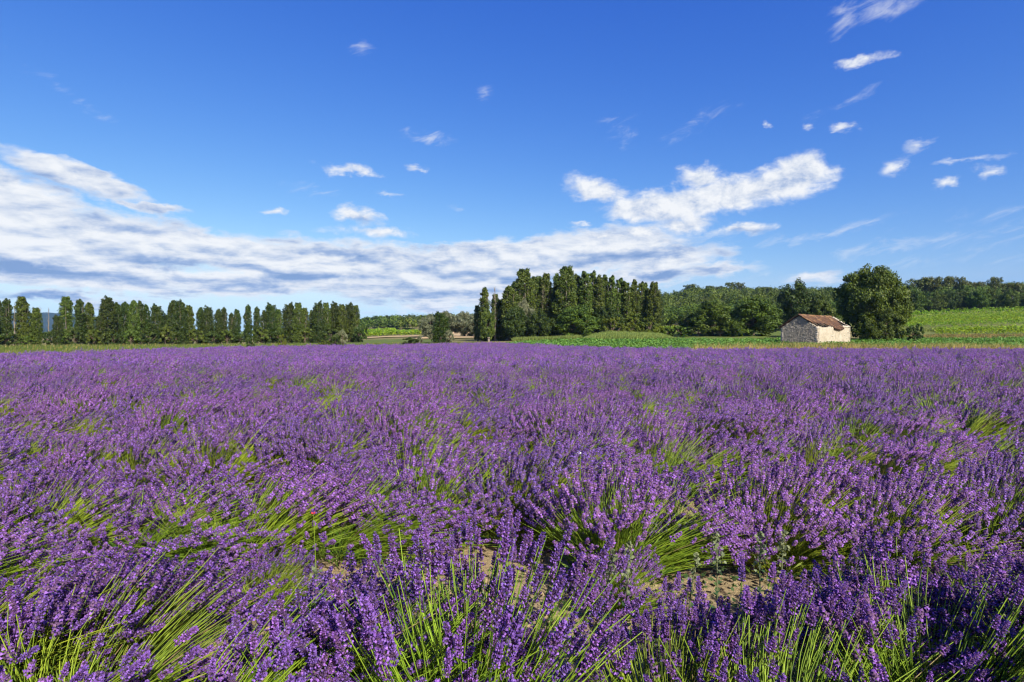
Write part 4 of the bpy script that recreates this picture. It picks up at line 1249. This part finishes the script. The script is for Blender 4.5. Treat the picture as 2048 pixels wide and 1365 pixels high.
# far slope left of the grove
X, Y = in_band(r, 420, 690, 990, 520, 700)
wood('far_wood', r, X, Y, r.uniform(5, 9, len(X)), r.uniform(7, 12, len(X)), M['wood'], 10, 12, .65)
X, Y = in_band(r, 60, 715, 800, 300, 380)
wood('far_wood', r, X, Y, r.uniform(4, 8, len(X)), r.uniform(5, 9, len(X)), M['wood'], 12, 8, .6)
for nm, px0, px1, Ya, Yb in (('far_wood', 800, 960, 250, 400),):
    X, Y = in_band(r, 90, px0, px1, Ya, Yb)
    wood(nm, r, X, Y, r.uniform(4, 8, len(X)), r.uniform(5, 9, len(X)), M['wood'], 12, 9, .55)
# woods that go on outside the picture
X = r.uniform(-900, -120, 500); Y = r.uniform(260, 900, 500)
wood('far_wood', r, X, Y, r.uniform(5, 9, 500), r.uniform(7, 12, 500), M['wood'], 8, 6, 1.1)
# forest floor under the woods
far_patch('forest_floor', 1280, 1830, 205, 600, M['forestfloor'], .35)
far_patch('forest_floor', 1800, 2300, 203, 600, M['forestfloor'], .35)
far_patch('forest_floor', 680, 960, 530, 800, M['forestfloor'], .5)

# trees one can tell apart on the skyline and at the forest edge
PINES = [pine(np.random.default_rng(700 + i), 9, 10, M['pine'], .26, (.5, .6, .55)[i]) for i in range(3)]
def pine_at(px, ptop, wpx, Y, v, label, ht=None):
    X = at(px, Y); g = H(X, Y); h = zpx(ptop, Y) - g; w = wpx / F * Y
    if ht: g, h = zpx(ptop, Y) - ht, ht
    cr, tr = PINES[v]
    return plant_tree('pine_tree', cr, tr, X, Y, (w / 9.6, w / 9.6, h / 10.4), label, 'pine tree', 'pines on the wooded skyline', r.uniform(0, 6), 0, g - H(X, Y))


for (px, py, wp, Y, v, lab) in [
        (1462, 562, 26, 388, 0, 'left one of the two touching umbrella pines on the central hill crest'), (1480, 563, 22, 386, 1, 'right one of the two touching umbrella pines on the central hill crest'),
        (1383, 567, 34, 392, 2, 'flat pine crown on the hill crest above the grove end'), (1440, 571, 26, 392, 1, 'small pine on the crest left of the two touching pines'), (1420, 570, 20, 392, 0, 'dark pine crown on the crest between flat crown and pair'),
        (1517, 573, 16, 330, 1, 'small brownish pine right of the touching pair, lower on the hill'), (1535, 572, 24, 326, 0, 'brownish pine with open crown left of the tall dark oak'),
        (1838, 553, 52, 246, 0, 'wide pine crown on the skyline just right of the large oak'), (1860, 550, 42, 244, 2, 'domed pine with bare stems on the right-hand skyline'), (1888, 549, 36, 242, 1, 'yellowish umbrella pine on the right-hand skyline'),
        (1905, 548, 18, 242, 0, 'narrow pine next to the yellowish umbrella pine'), (1922, 550, 20, 240, 1, 'dark pointed pine right of the yellowish umbrella pine'), (1932, 558, 26, 238, 2, 'low dark pine beside the pointed pine on the skyline'),
        (1990, 550, 28, 246, 2, 'lone umbrella pine rising above the right-hand forest'), (2024, 562, 40, 226, 0, 'orange tinted pine at the right edge of the forest'), (1964, 560, 18, 240, 1, 'thin grey pine left of the lone umbrella pine'), (1950, 561, 18, 242, 0, 'small dark pine in the skyline dip on the right')]:
    pine_at(px, py, wp, Y, v, lab)
# forest edge above the vines
r = np.random.default_rng(67)
for i, px in enumerate(np.arange(1812, 2090, 21)):
    oak_at(px + r.uniform(-5, 5), 590 - .03 * (px - 1812) + r.uniform(-9, 7), r.uniform(32, 46), 199 + r.uniform(-2, 5), int(r.integers(0, 2)) * 3 if r.uniform() < .7 else 1,
           'leafy tree in the forest edge above the right-hand vineyard, %s from the left' % NTH[i], 'tree', 'broadleaf_tree', 'trees of the forest edge above the vines')
for (px, py, wp, Y, lab) in [(735, 634, 22, 470, 'brownish round tree on the far slope beside the poplar row'), (752, 632, 24, 472, 'second brownish round tree on the far slope'), (775, 631, 20, 476, 'dark round tree on the far crest left of the pole'), (800, 632, 22, 480, 'dark tree on the far crest just left of the pole'),
                             (818, 629, 12, 520, 'small dark tree behind the pole on the far crest'), (792, 640, 26, 360, 'leafy dark tree standing alone before the far slope'), (785, 655, 34, 300, 'broad dark tree at the edge of the farther vines'), (815, 656, 26, 300, 'round dark tree right of the farther vines')]:
    oak_at(px, py, wp, Y, 3, lab)

# ------------------------------------------------------------------ blue mountain behind the poplars
r = np.random.default_rng(71)
MY = 3000.0
mx = np.linspace(-5000, -560, 190); my = np.linspace(MY - 550, MY + 1500, 36)
X, Yg = np.meshgrid(mx, my)
crest = np.interp(mx / MY * F + CXP, [-900, -300, 0, 60, 84, 100, 150, 200, 300, 400, 480, 560, 640, 760], [630, 618, 614, 615, 613, 616, 617, 629, 646, 660, 664, 669, 676, 690])
ch = np.maximum(CH + (HY - crest) / F * MY, 0)[None, :]
prof = np.interp(Yg, [MY - 550, MY - 180, MY, MY + 520, MY + 1500], [0, .55, 1, .7, -.1])
ridge = sum(a * np.sin(X * f + Yg * f * .6 + p) for a, f, p in ((.07, .010, 0), (.05, .022, 1.7), (.03, .053, .6), (.02, .12, 2.1)))
Z = ch * (prof + ridge * np.interp(Yg, [MY - 550, MY - 240, MY, MY + 1500], [.3, 1.2, .15, .3])) - 25
g = np.arange(X.size).reshape(X.shape)
mb = MB(); mb.add(np.stack([X, Yg, Z], -1), np.stack([g[:-1, :-1], g[:-1, 1:], g[1:, 1:], g[1:, :-1]], -1).reshape(-1, 4))
tag(link('mountain', mb.mesh('mountain', M['mountain'], True)), kind='structure')

# ------------------------------------------------------------------ stone hut
def mk_wall(name, pa, pb, bottom, top_fn, thick, inward, mat, n=60, rough=.02, seed=0):
    """upright wall from pa to pb (local x,y) with an uneven top, real thickness towards 'inward'"""
    rr = np.random.default_rng(seed)
    t = np.linspace(0, 1, n)
    p = np.array(pa)[None] * (1 - t[:, None]) + np.array(pb)[None] * t[:, None]
    nz = 16
    top = np.array([top_fn(q) for q in t])
    Z = bottom + (top - bottom)[:, None] * np.linspace(0, 1, nz)[None]
    out = np.zeros((n, nz, 3)); out[..., 0] = p[:, None, 0]; out[..., 1] = p[:, None, 1]; out[..., 2] = Z
    iw = np.array([*inward, 0.])
    inn = out + iw * thick
    bump = rr.normal(0, rough, (n, nz, 1)); bump[0] = bump[-1] = 0
    out = out - iw * bump
    mb = MB()
    gq = np.arange(n * nz).reshape(n, nz)
    q = np.stack([gq[:-1, :-1], gq[1:, :-1], gq[1:, 1:], gq[:-1, 1:]], -1).reshape(-1, 4)
    o2 = n * nz
    top_q = np.stack([gq[:-1, -1], gq[1:, -1], gq[1:, -1] + o2, gq[:-1, -1] + o2], -1)
    e0 = np.stack([gq[0, :-1], gq[0, 1:], gq[0, 1:] + o2, gq[0, :-1] + o2], -1); e1 = np.stack([gq[-1, :-1], gq[-1, 1:], gq[-1, 1:] + o2, gq[-1, :-1] + o2], -1)
    mb.add(np.concatenate([out.reshape(-1, 3), inn.reshape(-1, 3)]), np.concatenate([q, q + o2, top_q, e0, e1]))
    return mb.mesh(name, mat)


def hut_mat(name, stops, scale, bump, streak=0.0):
    stops = [(p_, tuple(AL * q for q in c_)) for p_, c_ in stops]
    m, B = new_mat(name)
    co = B.n('ShaderNodeTexCoord').outputs['Object']
    a = B.noise(co, 1.1, 6, .65, .3)
    b = B.noise(co, scale, 5, .7)
    st_ = B.noise(B.v('MULTIPLY', co, (1.2, 1.2, .15)), 2.0, 5, .6)
    f = B.m('ADD', B.m('MULTIPLY', a, .42), B.m('ADD', B.m('MULTIPLY', b, .38), B.m('MULTIPLY', st_, .20)))
    p = B.n('ShaderNodeBsdfPrincipled')
    B.put(p.inputs['Base Color'], B.ramp(f, stops))
    p.inputs['Roughness'].default_value = .95; p.inputs['Specular IOR Level'].default_value = .1
    bp = B.n('ShaderNodeBump'); bp.inputs['Strength'].default_value = bump; bp.inputs['Distance'].default_value = .08
    B.put(bp.inputs['Height'], b)
    B.nt.links.new(bp.outputs[0], p.inputs['Normal'])
    B.nt.links.new(p.outputs[0], B.n('ShaderNodeOutputMaterial').inputs[0])
    return m


M['plaster'] = hut_mat('weathered_plaster', [(.30, (.20, .18, .14)), (.44, (.40, .365, .28)), (.64, (.62, .59, .50))], 7.0, .35)
M['rubble'] = hut_mat('rubble_wall', [(.33, (.26, .23, .18)), (.5, (.40, .355, .28)), (.66, (.52, .46, .36))], 9.0, .6)
M['tile'] = leaf_mat('roof_tile', (.088, .056, .043), (.18, .105, .066), 0, .2, .9, .1)
M['lichen'] = leaf_mat('lichen_tile', (.22, .115, .050), (.29, .20, .12), 0, .2, .9, .1)
M['stone'] = leaf_mat('field_stone', (.32, .295, .24), (.76, .71, .60), 0, .2, .95, .1)
M['timber'] = soil_mat('grey_timber', [(.3, (.09, .075, .06)), (.7, (.24, .21, .17))], 3.0, .4)

HYc = 79.5
HX = at(1636, HYc)
ng_ = np.array([-.856, -.515]); nl_ = np.array([.512, -.856])
# local frame: x along the long wall (away, right), y along the gable (away, left)
ang = math.atan2(-ng_[1], -ng_[0]) + R(8)
hut = tag(link('stone_hut', None, loc=(HX, HYc, H(HX, HYc) - .42), rotz=ang), 'small ruined stone hut with a sagging broken red tile roof', 'hut')
LW, GW, EV, RG = 11.2, 5.2, 3.05, 4.75
def gable(t): return EV + (RG - EV) * (1 - abs(t - .5) * 2)
rw = np.random.default_rng(5)
jag = rw.normal(0, .05, 200)
long_wall = mk_wall('long_wall', (0, 0), (LW, 0), -.3, lambda t: EV + .04 - .12 * math.sin(t * 7) * (t > .1) - .30 * (abs(t - .62) < .16) + .10 * (t > .85) + jag[int(t * 150)], .42, (0, 1), M['plaster'], 90, .022, 1)
link('front_wall', long_wall, hut)
link('gable_wall', mk_wall('gable_wall', (-.002, GW), (-.002, .0), -.3, lambda t: gable(t) - .10 + .5 * jag[int(t * 150)], .42, (1, 0), M['rubble'], 60, .03, 2), hut)
link('far_gable_wall', mk_wall('far_gable_wall', (LW + .002, 0), (LW + .002, GW), -.3, lambda t: gable(t) - .06 + jag[int(t * 150)] * 1.3 + .12 * (t < .4), .42, (-1, 0), M['plaster'], 60, .02, 3), hut)
link('rear_wall', mk_wall('rear_wall', (LW, GW), (0, GW), -.3, lambda t: EV - .05, .42, (0, -1), M['rubble'], 40, .02, 4), hut)
# stones standing proud of the gable wall (too small to pick apart from here: one part), and a few on the plastered wall
mb = MB()
box = np.array([[-1, -1, -1], [1, -1, -1], [1, 1, -1], [-1, 1, -1], [-1, -1, 1], [1, -1, 1], [1, 1, 1], [-1, 1, 1.]]) * .5
bq = np.array([[0, 3, 2, 1], [4, 5, 6, 7], [0, 1, 5, 4], [1, 2, 6, 5], [2, 3, 7, 6], [3, 0, 4, 7]])
z = -.1
while z < RG - .2:
    hgt = rw.uniform(.08, .15); y = rw.uniform(0, .2)
    lo = 0 if z < EV - .1 else (z - EV) / (RG - EV) * GW / 2 + .12
    while y < GW - .1:
        w_ = rw.uniform(.10, .28)
        if y > lo and y + w_ < GW - lo and rw.uniform() < .86:
            c = np.array([.03, y + w_ / 2, z + hgt / 2])
            V = box * [rw.uniform(.08, .17), w_ - .025, hgt - .022] + rw.normal(0, .012, (8, 3)) + c
            mb.add(V, bq, 0, float(np.clip(rw.normal(.36, .15), 0, 1)))
        y += w_
    z += hgt
for c_ in range(2):                                         # dressed quoins at the corners
    z = -.1
    while z < EV - .2:
        hgt = rw.uniform(.2, .3)
        yy = .2 if c_ == 0 else GW - .2
        mb.add(box * [.10, rw.uniform(.34, .5), hgt - .02] + [.02, yy, z + hgt / 2], bq, 0, float(rw.uniform(.4, .75))); z += hgt
tag(link('wall_stones', mb.mesh('wall_stones', M['stone']), hut), kind='stuff')
mb = MB()
for _ in range(22):
    w_, hgt = rw.uniform(.15, .4), rw.uniform(.1, .2)
    mb.add(box * [w_, .05, hgt] + rw.normal(0, .01, (8, 3)) + [rw.uniform(.3, LW - .3), -.005, rw.uniform(.1, EV - .5)], bq, 0, float(rw.uniform(.45, .8)))
tag(link('bared_stones', mb.mesh('bared_stones', M['stone']), hut), kind='stuff')
# rafters and ridge beam
slope = math.hypot(GW / 2, RG - EV)
def beam(p, q, w_, name):
    p, q = np.array(p, float), np.array(q, float)
    mb = MB(); tubes(mb, np.array([[p, (p + q) / 2 - [0, 0, .02], q]]), [w_, w_, w_ * .9], 4)
    return link(name, mb.mesh(name, M['timber']), hut)
beam((-.1, GW / 2, RG - .06), (LW - .6, GW / 2, RG - .12), .10, 'ridge_beam')
for x in np.linspace(.7, LW - .5, 9):
    e = rw.uniform(-.15, .05)
    beam((x, GW / 2, RG - .02), (x + rw.normal(0, .03), -.05 + (0 if x < 6 else e), EV + .02 - (0.18 if 4.6 < x < 8.4 else 0)), .055, 'rafter')
beam((LW - .75, GW / 2 - .5, RG - .25), (LW - .35, .0, EV + .16), .09, 'rafter')
beam((LW - 1.5, 1.9, EV + 1.0), (LW - .9, -.1, EV - .02), .07, 'rafter')
beam((-.12, 1.35, (EV + RG) / 2 - .05), (LW - 2.2, 1.35, (EV + RG) / 2 - .12), .07, 'purlin')
# barrel tiles: courses on both slopes, with the holes of the photograph
def hole(x, s):
    """x along the ridge 0..LW, s = 0 at the ridge .. 1 at the eave: True where tiles are missing"""
    x = x * 9.3 / LW
    jx = .12 * math.sin(x * 9.1) + .10 * math.sin(x * 23)
    if s > .66 + .4 * jx and x < 3.6 + 1.6 * jx - max(0, .8 - s) * 3: return True
    if s > .90 and x < 4.2: return True
    if x > 8.75 - max(0, s - .22) * 2.55 + .7 * jx: return True
    return False
mb = MB()
a5 = np.linspace(PI * .04, PI * .96, 5)
def tile(mb, o, ax, up, nrm_, w_, ln, flip, mat, sh):
    pr = []
    for k, (f, wk) in enumerate(((0, 1.0), (1, .84))):
        for a in a5:
            off = ax * math.cos(a) * w_ * wk + nrm_ * math.sin(a) * w_ * .75 * (1 if not flip else -1)
            pr.append(o + up * (f * ln) + off)
    q = np.array([[k, k + 1, k + 6, k + 5] for k in range(4)])
    mb.add(np.array(pr), q, mat, sh)
for side in (0, 1):
    ev_y = -.22 if side == 0 else GW + .22
    rdg = np.array([0, GW / 2, RG + .08]); eav = np.array([0, ev_y, EV - (RG - EV) * .22 / (GW / 2) + .08])
    dn = (eav - rdg); ln = np.linalg.norm(dn); dn /= ln
    nn = np.cross([1, 0, 0], dn); nn = nn if nn[2] > 0 else -nn
    courses = 9
    for ci_ in range(courses):
        for xi in np.arange(-.12, LW - .1, .215):
            s = (ci_ + .6) / courses
            x = xi + rw.normal(0, .012)
            if side == 0 and hole(x, s): continue
            if side == 1 and rw.uniform() < .12 * (x > LW - 3): continue
            sag = -.10 * math.sin(min(max(x / LW, 0), 1) * PI) * (1 - abs(s - .5)) - (.24 * math.exp(-((x - 6.7) / 1.2) ** 2) * s ** 2 if side == 0 else 0)
            o = rdg + [x, 0, 0] + dn * (ln * (ci_ + 1) / courses + (.10 if side == 0 and 5.2 < x < 8.2 else 0) * s) + np.array([0, 0, sag]) + rw.normal(0, .012, 3)
            lich = rw.uniform() < (.62 if ci_ < 1 or x < .5 else .30 if (ci_ < 4 and math.sin(x * 1.3 + ci_) > .2) else .10)
            tile(mb, o + nn * .05, np.array([1., 0, 0]), -dn, nn, .105, ln / courses * 1.22, False, 1 if lich else 0, float(np.clip(rw.normal(.45, .26), 0, 1)))
            tile(mb, o + np.array([.107, 0, 0]), np.array([1., 0, 0]), -dn, nn, .100, ln / courses * 1.22, True, 0, float(np.clip(rw.normal(.3, .2), 0, 1)))
for xi in np.arange(-.15, LW - .75, .36):                     # ridge tiles
    tile(mb, np.array([xi + .42, GW / 2, RG + .08 - .08 * math.sin(xi / LW * PI) + rw.normal(0, .012)]), np.array([0, 1., 0]), np.array([-1., 0, 0]), np.array([0, 0, 1.]), .15, .42, False, 1, float(rw.uniform(.2, 1)))
tag(link('roof_tiles', mb.mesh('roof_tiles', [M['tile'], M['lichen']]), hut), kind='stuff')
# stones fallen on the wall head
mb = MB()
for _ in range(40):
    x = rw.uniform(LW - 2.2, LW); w_ = rw.uniform(.15, .35)
    mb.add(box * [w_, .28, rw.uniform(.10, .2)] + rw.normal(0, .02, (8, 3)) + [x, rw.uniform(.08, .3), EV + .10 + rw.uniform(-.05, .10)], bq, 0, float(rw.uniform(.5, 1)))
for _ in range(26):
    t = rw.uniform(0, .5)
    mb.add(box * [.3, rw.uniform(.15, .3), rw.uniform(.1, .18)] + rw.normal(0, .02, (8, 3)) + [LW - .2, t * GW, gable(t) + .06], bq, 0, float(rw.uniform(.5, 1)))
tag(link('wall_head_stones', mb.mesh('wall_head_stones', M['stone']), hut), kind='stuff')

# ------------------------------------------------------------------ posts of the middle distance
def post(px, ptop, pbot, Y, wd, label, cat, name, mat):
    X = at(px, Y); z0, z1 = min(zpx(pbot, Y), H(X, Y)) - .2, zpx(ptop, Y)
    root = tag(link(name, None, loc=(X, Y, z0)), label, cat)
    mb = MB(); tubes(mb, np.array([[[0, 0, 0], [0, 0, (z1 - z0) * .5], [0, 0, z1 - z0]]]), [wd, wd * .9, wd * .8], 6)
    link('shaft', mb.mesh('post_shaft', mat), root)
    mb = MB(); mb.add(box * ([wd * 5, wd * 1.4, wd * 1.2] if name == 'utility_pole' else [wd * 2.2, wd * 2.2, wd * .8]) + [0, 0, (z1 - z0) * (.93 if name == 'utility_pole' else 1)], bq)
    link('crossbar' if name == 'utility_pole' else 'cap', mb.mesh('post_top', mat), root)
post(818.7, 634, 644, 505, .42, 'pale concrete power pole on the far crest', 'pole', 'utility_pole', M['palebark'])
post(766, 659, 667, 250, .10, 'small white post at the edge of the distant green vineyard', 'post', 'marker_post', M['palebark'])
post(977.5, 676, 684, 100, .22, 'short pale post at the foot of the ivy trees', 'post', 'marker_post', M['palebark'])

# ------------------------------------------------------------------ weeds among the front rows
def weed(X, Y, z_top, r, label, lean=0.0, leafy=True, slim=False):
    root = tag(link('goosefoot_weed', None, loc=(X, Y, .03)), label, 'weed', 'pale weeds between the lavender rows')
    h = z_top - .03
    pts_ = np.array([[[0, 0, 0], [lean * .2 * h, 0, h * .35], [lean * .55 * h, .01, h * .7], [lean * h, 0, h]]])
    mb = MB(); tubes(mb, pts_, [.005, .0045, .0035, .0015], 5); link('stem', mb.mesh('weed_stem', M['weed']), root)
    m = 90; t = r.uniform(.70, 1.0, m)
    c = np.stack([np.interp(t, [0, .35, .7, 1], pts_[0, :, k]) for k in range(3)], 1)
    wdt = (.022 if not slim else .014) * np.interp(t, [.7, .8, 1], [1, .9, .25])
    c += r.normal(0, 1, (m, 3)) * wdt[:, None] * [1, 1, .5]
    mb = MB(); quads(mb, c, r.normal(size=(m, 3)), .009 * r.uniform(.7, 1.5, m), 1.2, 0, r.uniform(.2, 1, m))
    tag(link('seed_head', mb.mesh('weed_seed_head', M['weed']), root), kind='stuff')
    if leafy:
        for j in range(11):
            t = .28 + .042 * j; a = j * 2.4 + r.uniform(-.3, .3)
            c0 = np.array([np.interp(t, [0, .35, .7, 1], pts_[0, :, k]) for k in range(3)])
            d = np.array([math.cos(a), math.sin(a), .35]); s = np.array([-math.sin(a), math.cos(a), 0])
            L = .055 * (1.2 - .6 * (t - .28) / .45) * r.uniform(.8, 1.2)
            V = np.array([c0, c0 + d * L * .45 + s * L * .33 + [0, 0, .008], c0 + d * L * 1.1 - [0, 0, .012], c0 + d * L * .45 - s * L * .33 + [0, 0, .008], c0 + d * L * .55])
            mb = MB(); mb.add(V, np.array([[0, 4, 1], [1, 4, 2], [2, 4, 3], [3, 4, 0]]), 0, float(r.uniform(0, 1)))
            link('leaf', mb.mesh('weed_leaf', M['weedleaf']), root)
r = np.random.default_rng(83)
WEEDS = [(1250, 1083, 2.62, .03, 'pale weed tip rising left of the row of three tall weeds'), (1203, 1098, 2.75, .1, 'small pale weed tip behind the upright flower heads'), (1366, 1106, 2.55, .10, 'leaning pale weed just above the right bare soil patch'), (1437, 1064, 2.75, -.01, 'tall pale weed standing in the bare soil, left of the three tallest'),
         (1521, 1062, 2.8, .0, 'middle one of the three tall pale weeds behind the front row'), (1562, 1058, 2.7, .02, 'tallest pale weed, right one of the three behind the front row'), (1695, 1086, 2.75, .12, 'drooping pale weed above the lower right lavender'), (640, 1128, 2.6, -.04, 'pale weed left of the upright flower heads'),
         (165, 1142, 2.7, -.12, 'leaning pale weed above the lower left lavender'), (102, 1170, 2.7, -.06, 'green weed near the left edge of the photo'), (1645, 875, 5.4, .03, 'single tall green weed in the middle of the field on the right'), (937, 1166, 2.6, .12, 'small pale weed tip beside the tall upright flower heads')]
for (px, py, Y, ln_, lab) in WEEDS:
    weed(at(px, Y), Y, zpx(py, Y), r, lab, ln_)
# low green weeds on the bare soil
n = 900
c = np.stack([np.where(r.uniform(size=n) < .5, r.normal(-.2, .45, n), r.normal(1.2, .4, n)), r.uniform(2.7, 3.8, n), r.uniform(.03, .14, n)], 1)
mb = MB(); quads(mb, c, norm(r.normal(0, .5, (n, 3)) + [0, 0, 1]), .016 * r.uniform(.6, 1.5, n), 1.2, 0, r.uniform(0, 1, n))
tag(link('soil_weeds', mb.mesh('soil_weeds', M['weedleaf'])), kind='stuff')


def flat_mat(name, c):
    m, B = new_mat(name)
    p = B.n('ShaderNodeBsdfPrincipled'); p.inputs['Base Color'].default_value = (*c, 1); p.inputs['Roughness'].default_value = .6
    B.nt.links.new(p.outputs[0], B.n('ShaderNodeOutputMaterial').inputs[0])
    return m
def flower(px, py, Y, rad, mat, label, cat, name):
    X, Z = at(px, Y), zpx(py, Y)
    root = tag(link(name, None, loc=(X, Y, .03)), label, cat)
    mb = MB(); tubes(mb, np.array([[[0, .02, 0], [.01, .01, Z * .5], [0, 0, Z - .03]]]), [.003, .0025, .002], 4); link('stem', mb.mesh('flower_stem', M['stem']), root)
    for k in range(5):
        a = k * 2 * PI / 5; d = np.array([math.cos(a), math.sin(a) * .6 - .3, .65]); d /= np.linalg.norm(d); s = norm(np.cross(d, [0, 0, 1.])); c0 = np.array([0, 0, Z - .03])
        V = np.array([c0, c0 + d * rad * .7 + s * rad * .55, c0 + d * rad * 1.2, c0 + d * rad * .7 - s * rad * .55, c0 + d * rad * .75 + [0, .15 * rad, -.1 * rad]])
        mb = MB(); mb.add(V, np.array([[0, 1, 4], [1, 2, 4], [2, 3, 4], [3, 0, 4]])); link('petal', mb.mesh('petal', mat), root)
flower(1160, 909, 4.15, .016, flat_mat('white_petal', (.8, .8, .8)), 'tiny white flower shining alone in the lavender near the middle', 'flower', 'white_flower')
flower(627, 1029, 3.15, .014, flat_mat('poppy_petal', (.75, .06, .01)), 'single small orange red poppy in the lavender, left of centre', 'flower', 'poppy')

# dry stalks that stick out of the far lavender and of the dry strip
for (px, py, Y) in [(70, 712, 26), (85, 709, 27), (92, 713, 26), (168, 713, 27), (560, 704, 34), (640, 706, 32), (785, 702, 30), (792, 706, 28), (806, 712, 24), (688, 700, 36), (1880, 708, 30), (1905, 712, 28)]:
    X, Z = at(px, Y), zpx(py, Y) + .08
    root = tag(link('grass_stalk', None, loc=(X, Y, .03)), 'thin dry grass stalk sticking out of the far lavender', 'grass stalk', 'dry stalks above the far lavender')
    mb = MB(); tubes(mb, np.array([[[0, 0, 0], [.03, 0, Z * .5], [.12, 0, Z]]]), [.008, .007, .005], 4); link('stem', mb.mesh('stalk_stem', M['straw']), root)
    m = 24; t = r.uniform(.75, 1, m)
    mb = MB(); quads(mb, np.stack([.12 * t + r.normal(0, .03, m), r.normal(0, .03, m), Z * t], 1), r.normal(size=(m, 3)), .022, .5, 0, r.uniform(.2, 1, m)); tag(link('ear', mb.mesh('stalk_ear', M['straw']), root), kind='stuff')

# ------------------------------------------------------------------ air
hz, B = new_mat('haze_air')
pv = B.n('ShaderNodeVolumePrincipled')
pv.inputs['Color'].default_value = (.24, .52, 1.0, 1)
pv.inputs['Density'].default_value = 7.5e-5
pv.inputs['Anisotropy'].default_value = 0
B.nt.links.new(pv.outputs[0], B.n('ShaderNodeOutputMaterial').inputs['Volume'])
lo = np.array([-8900, -900, -90.]); hi = np.array([8900, 8300, 185.])
mb = MB(); mb.add(lo + (box + .5) * (hi - lo), bq)
tag(link('haze', mb.mesh('haze', hz)), kind='stuff')
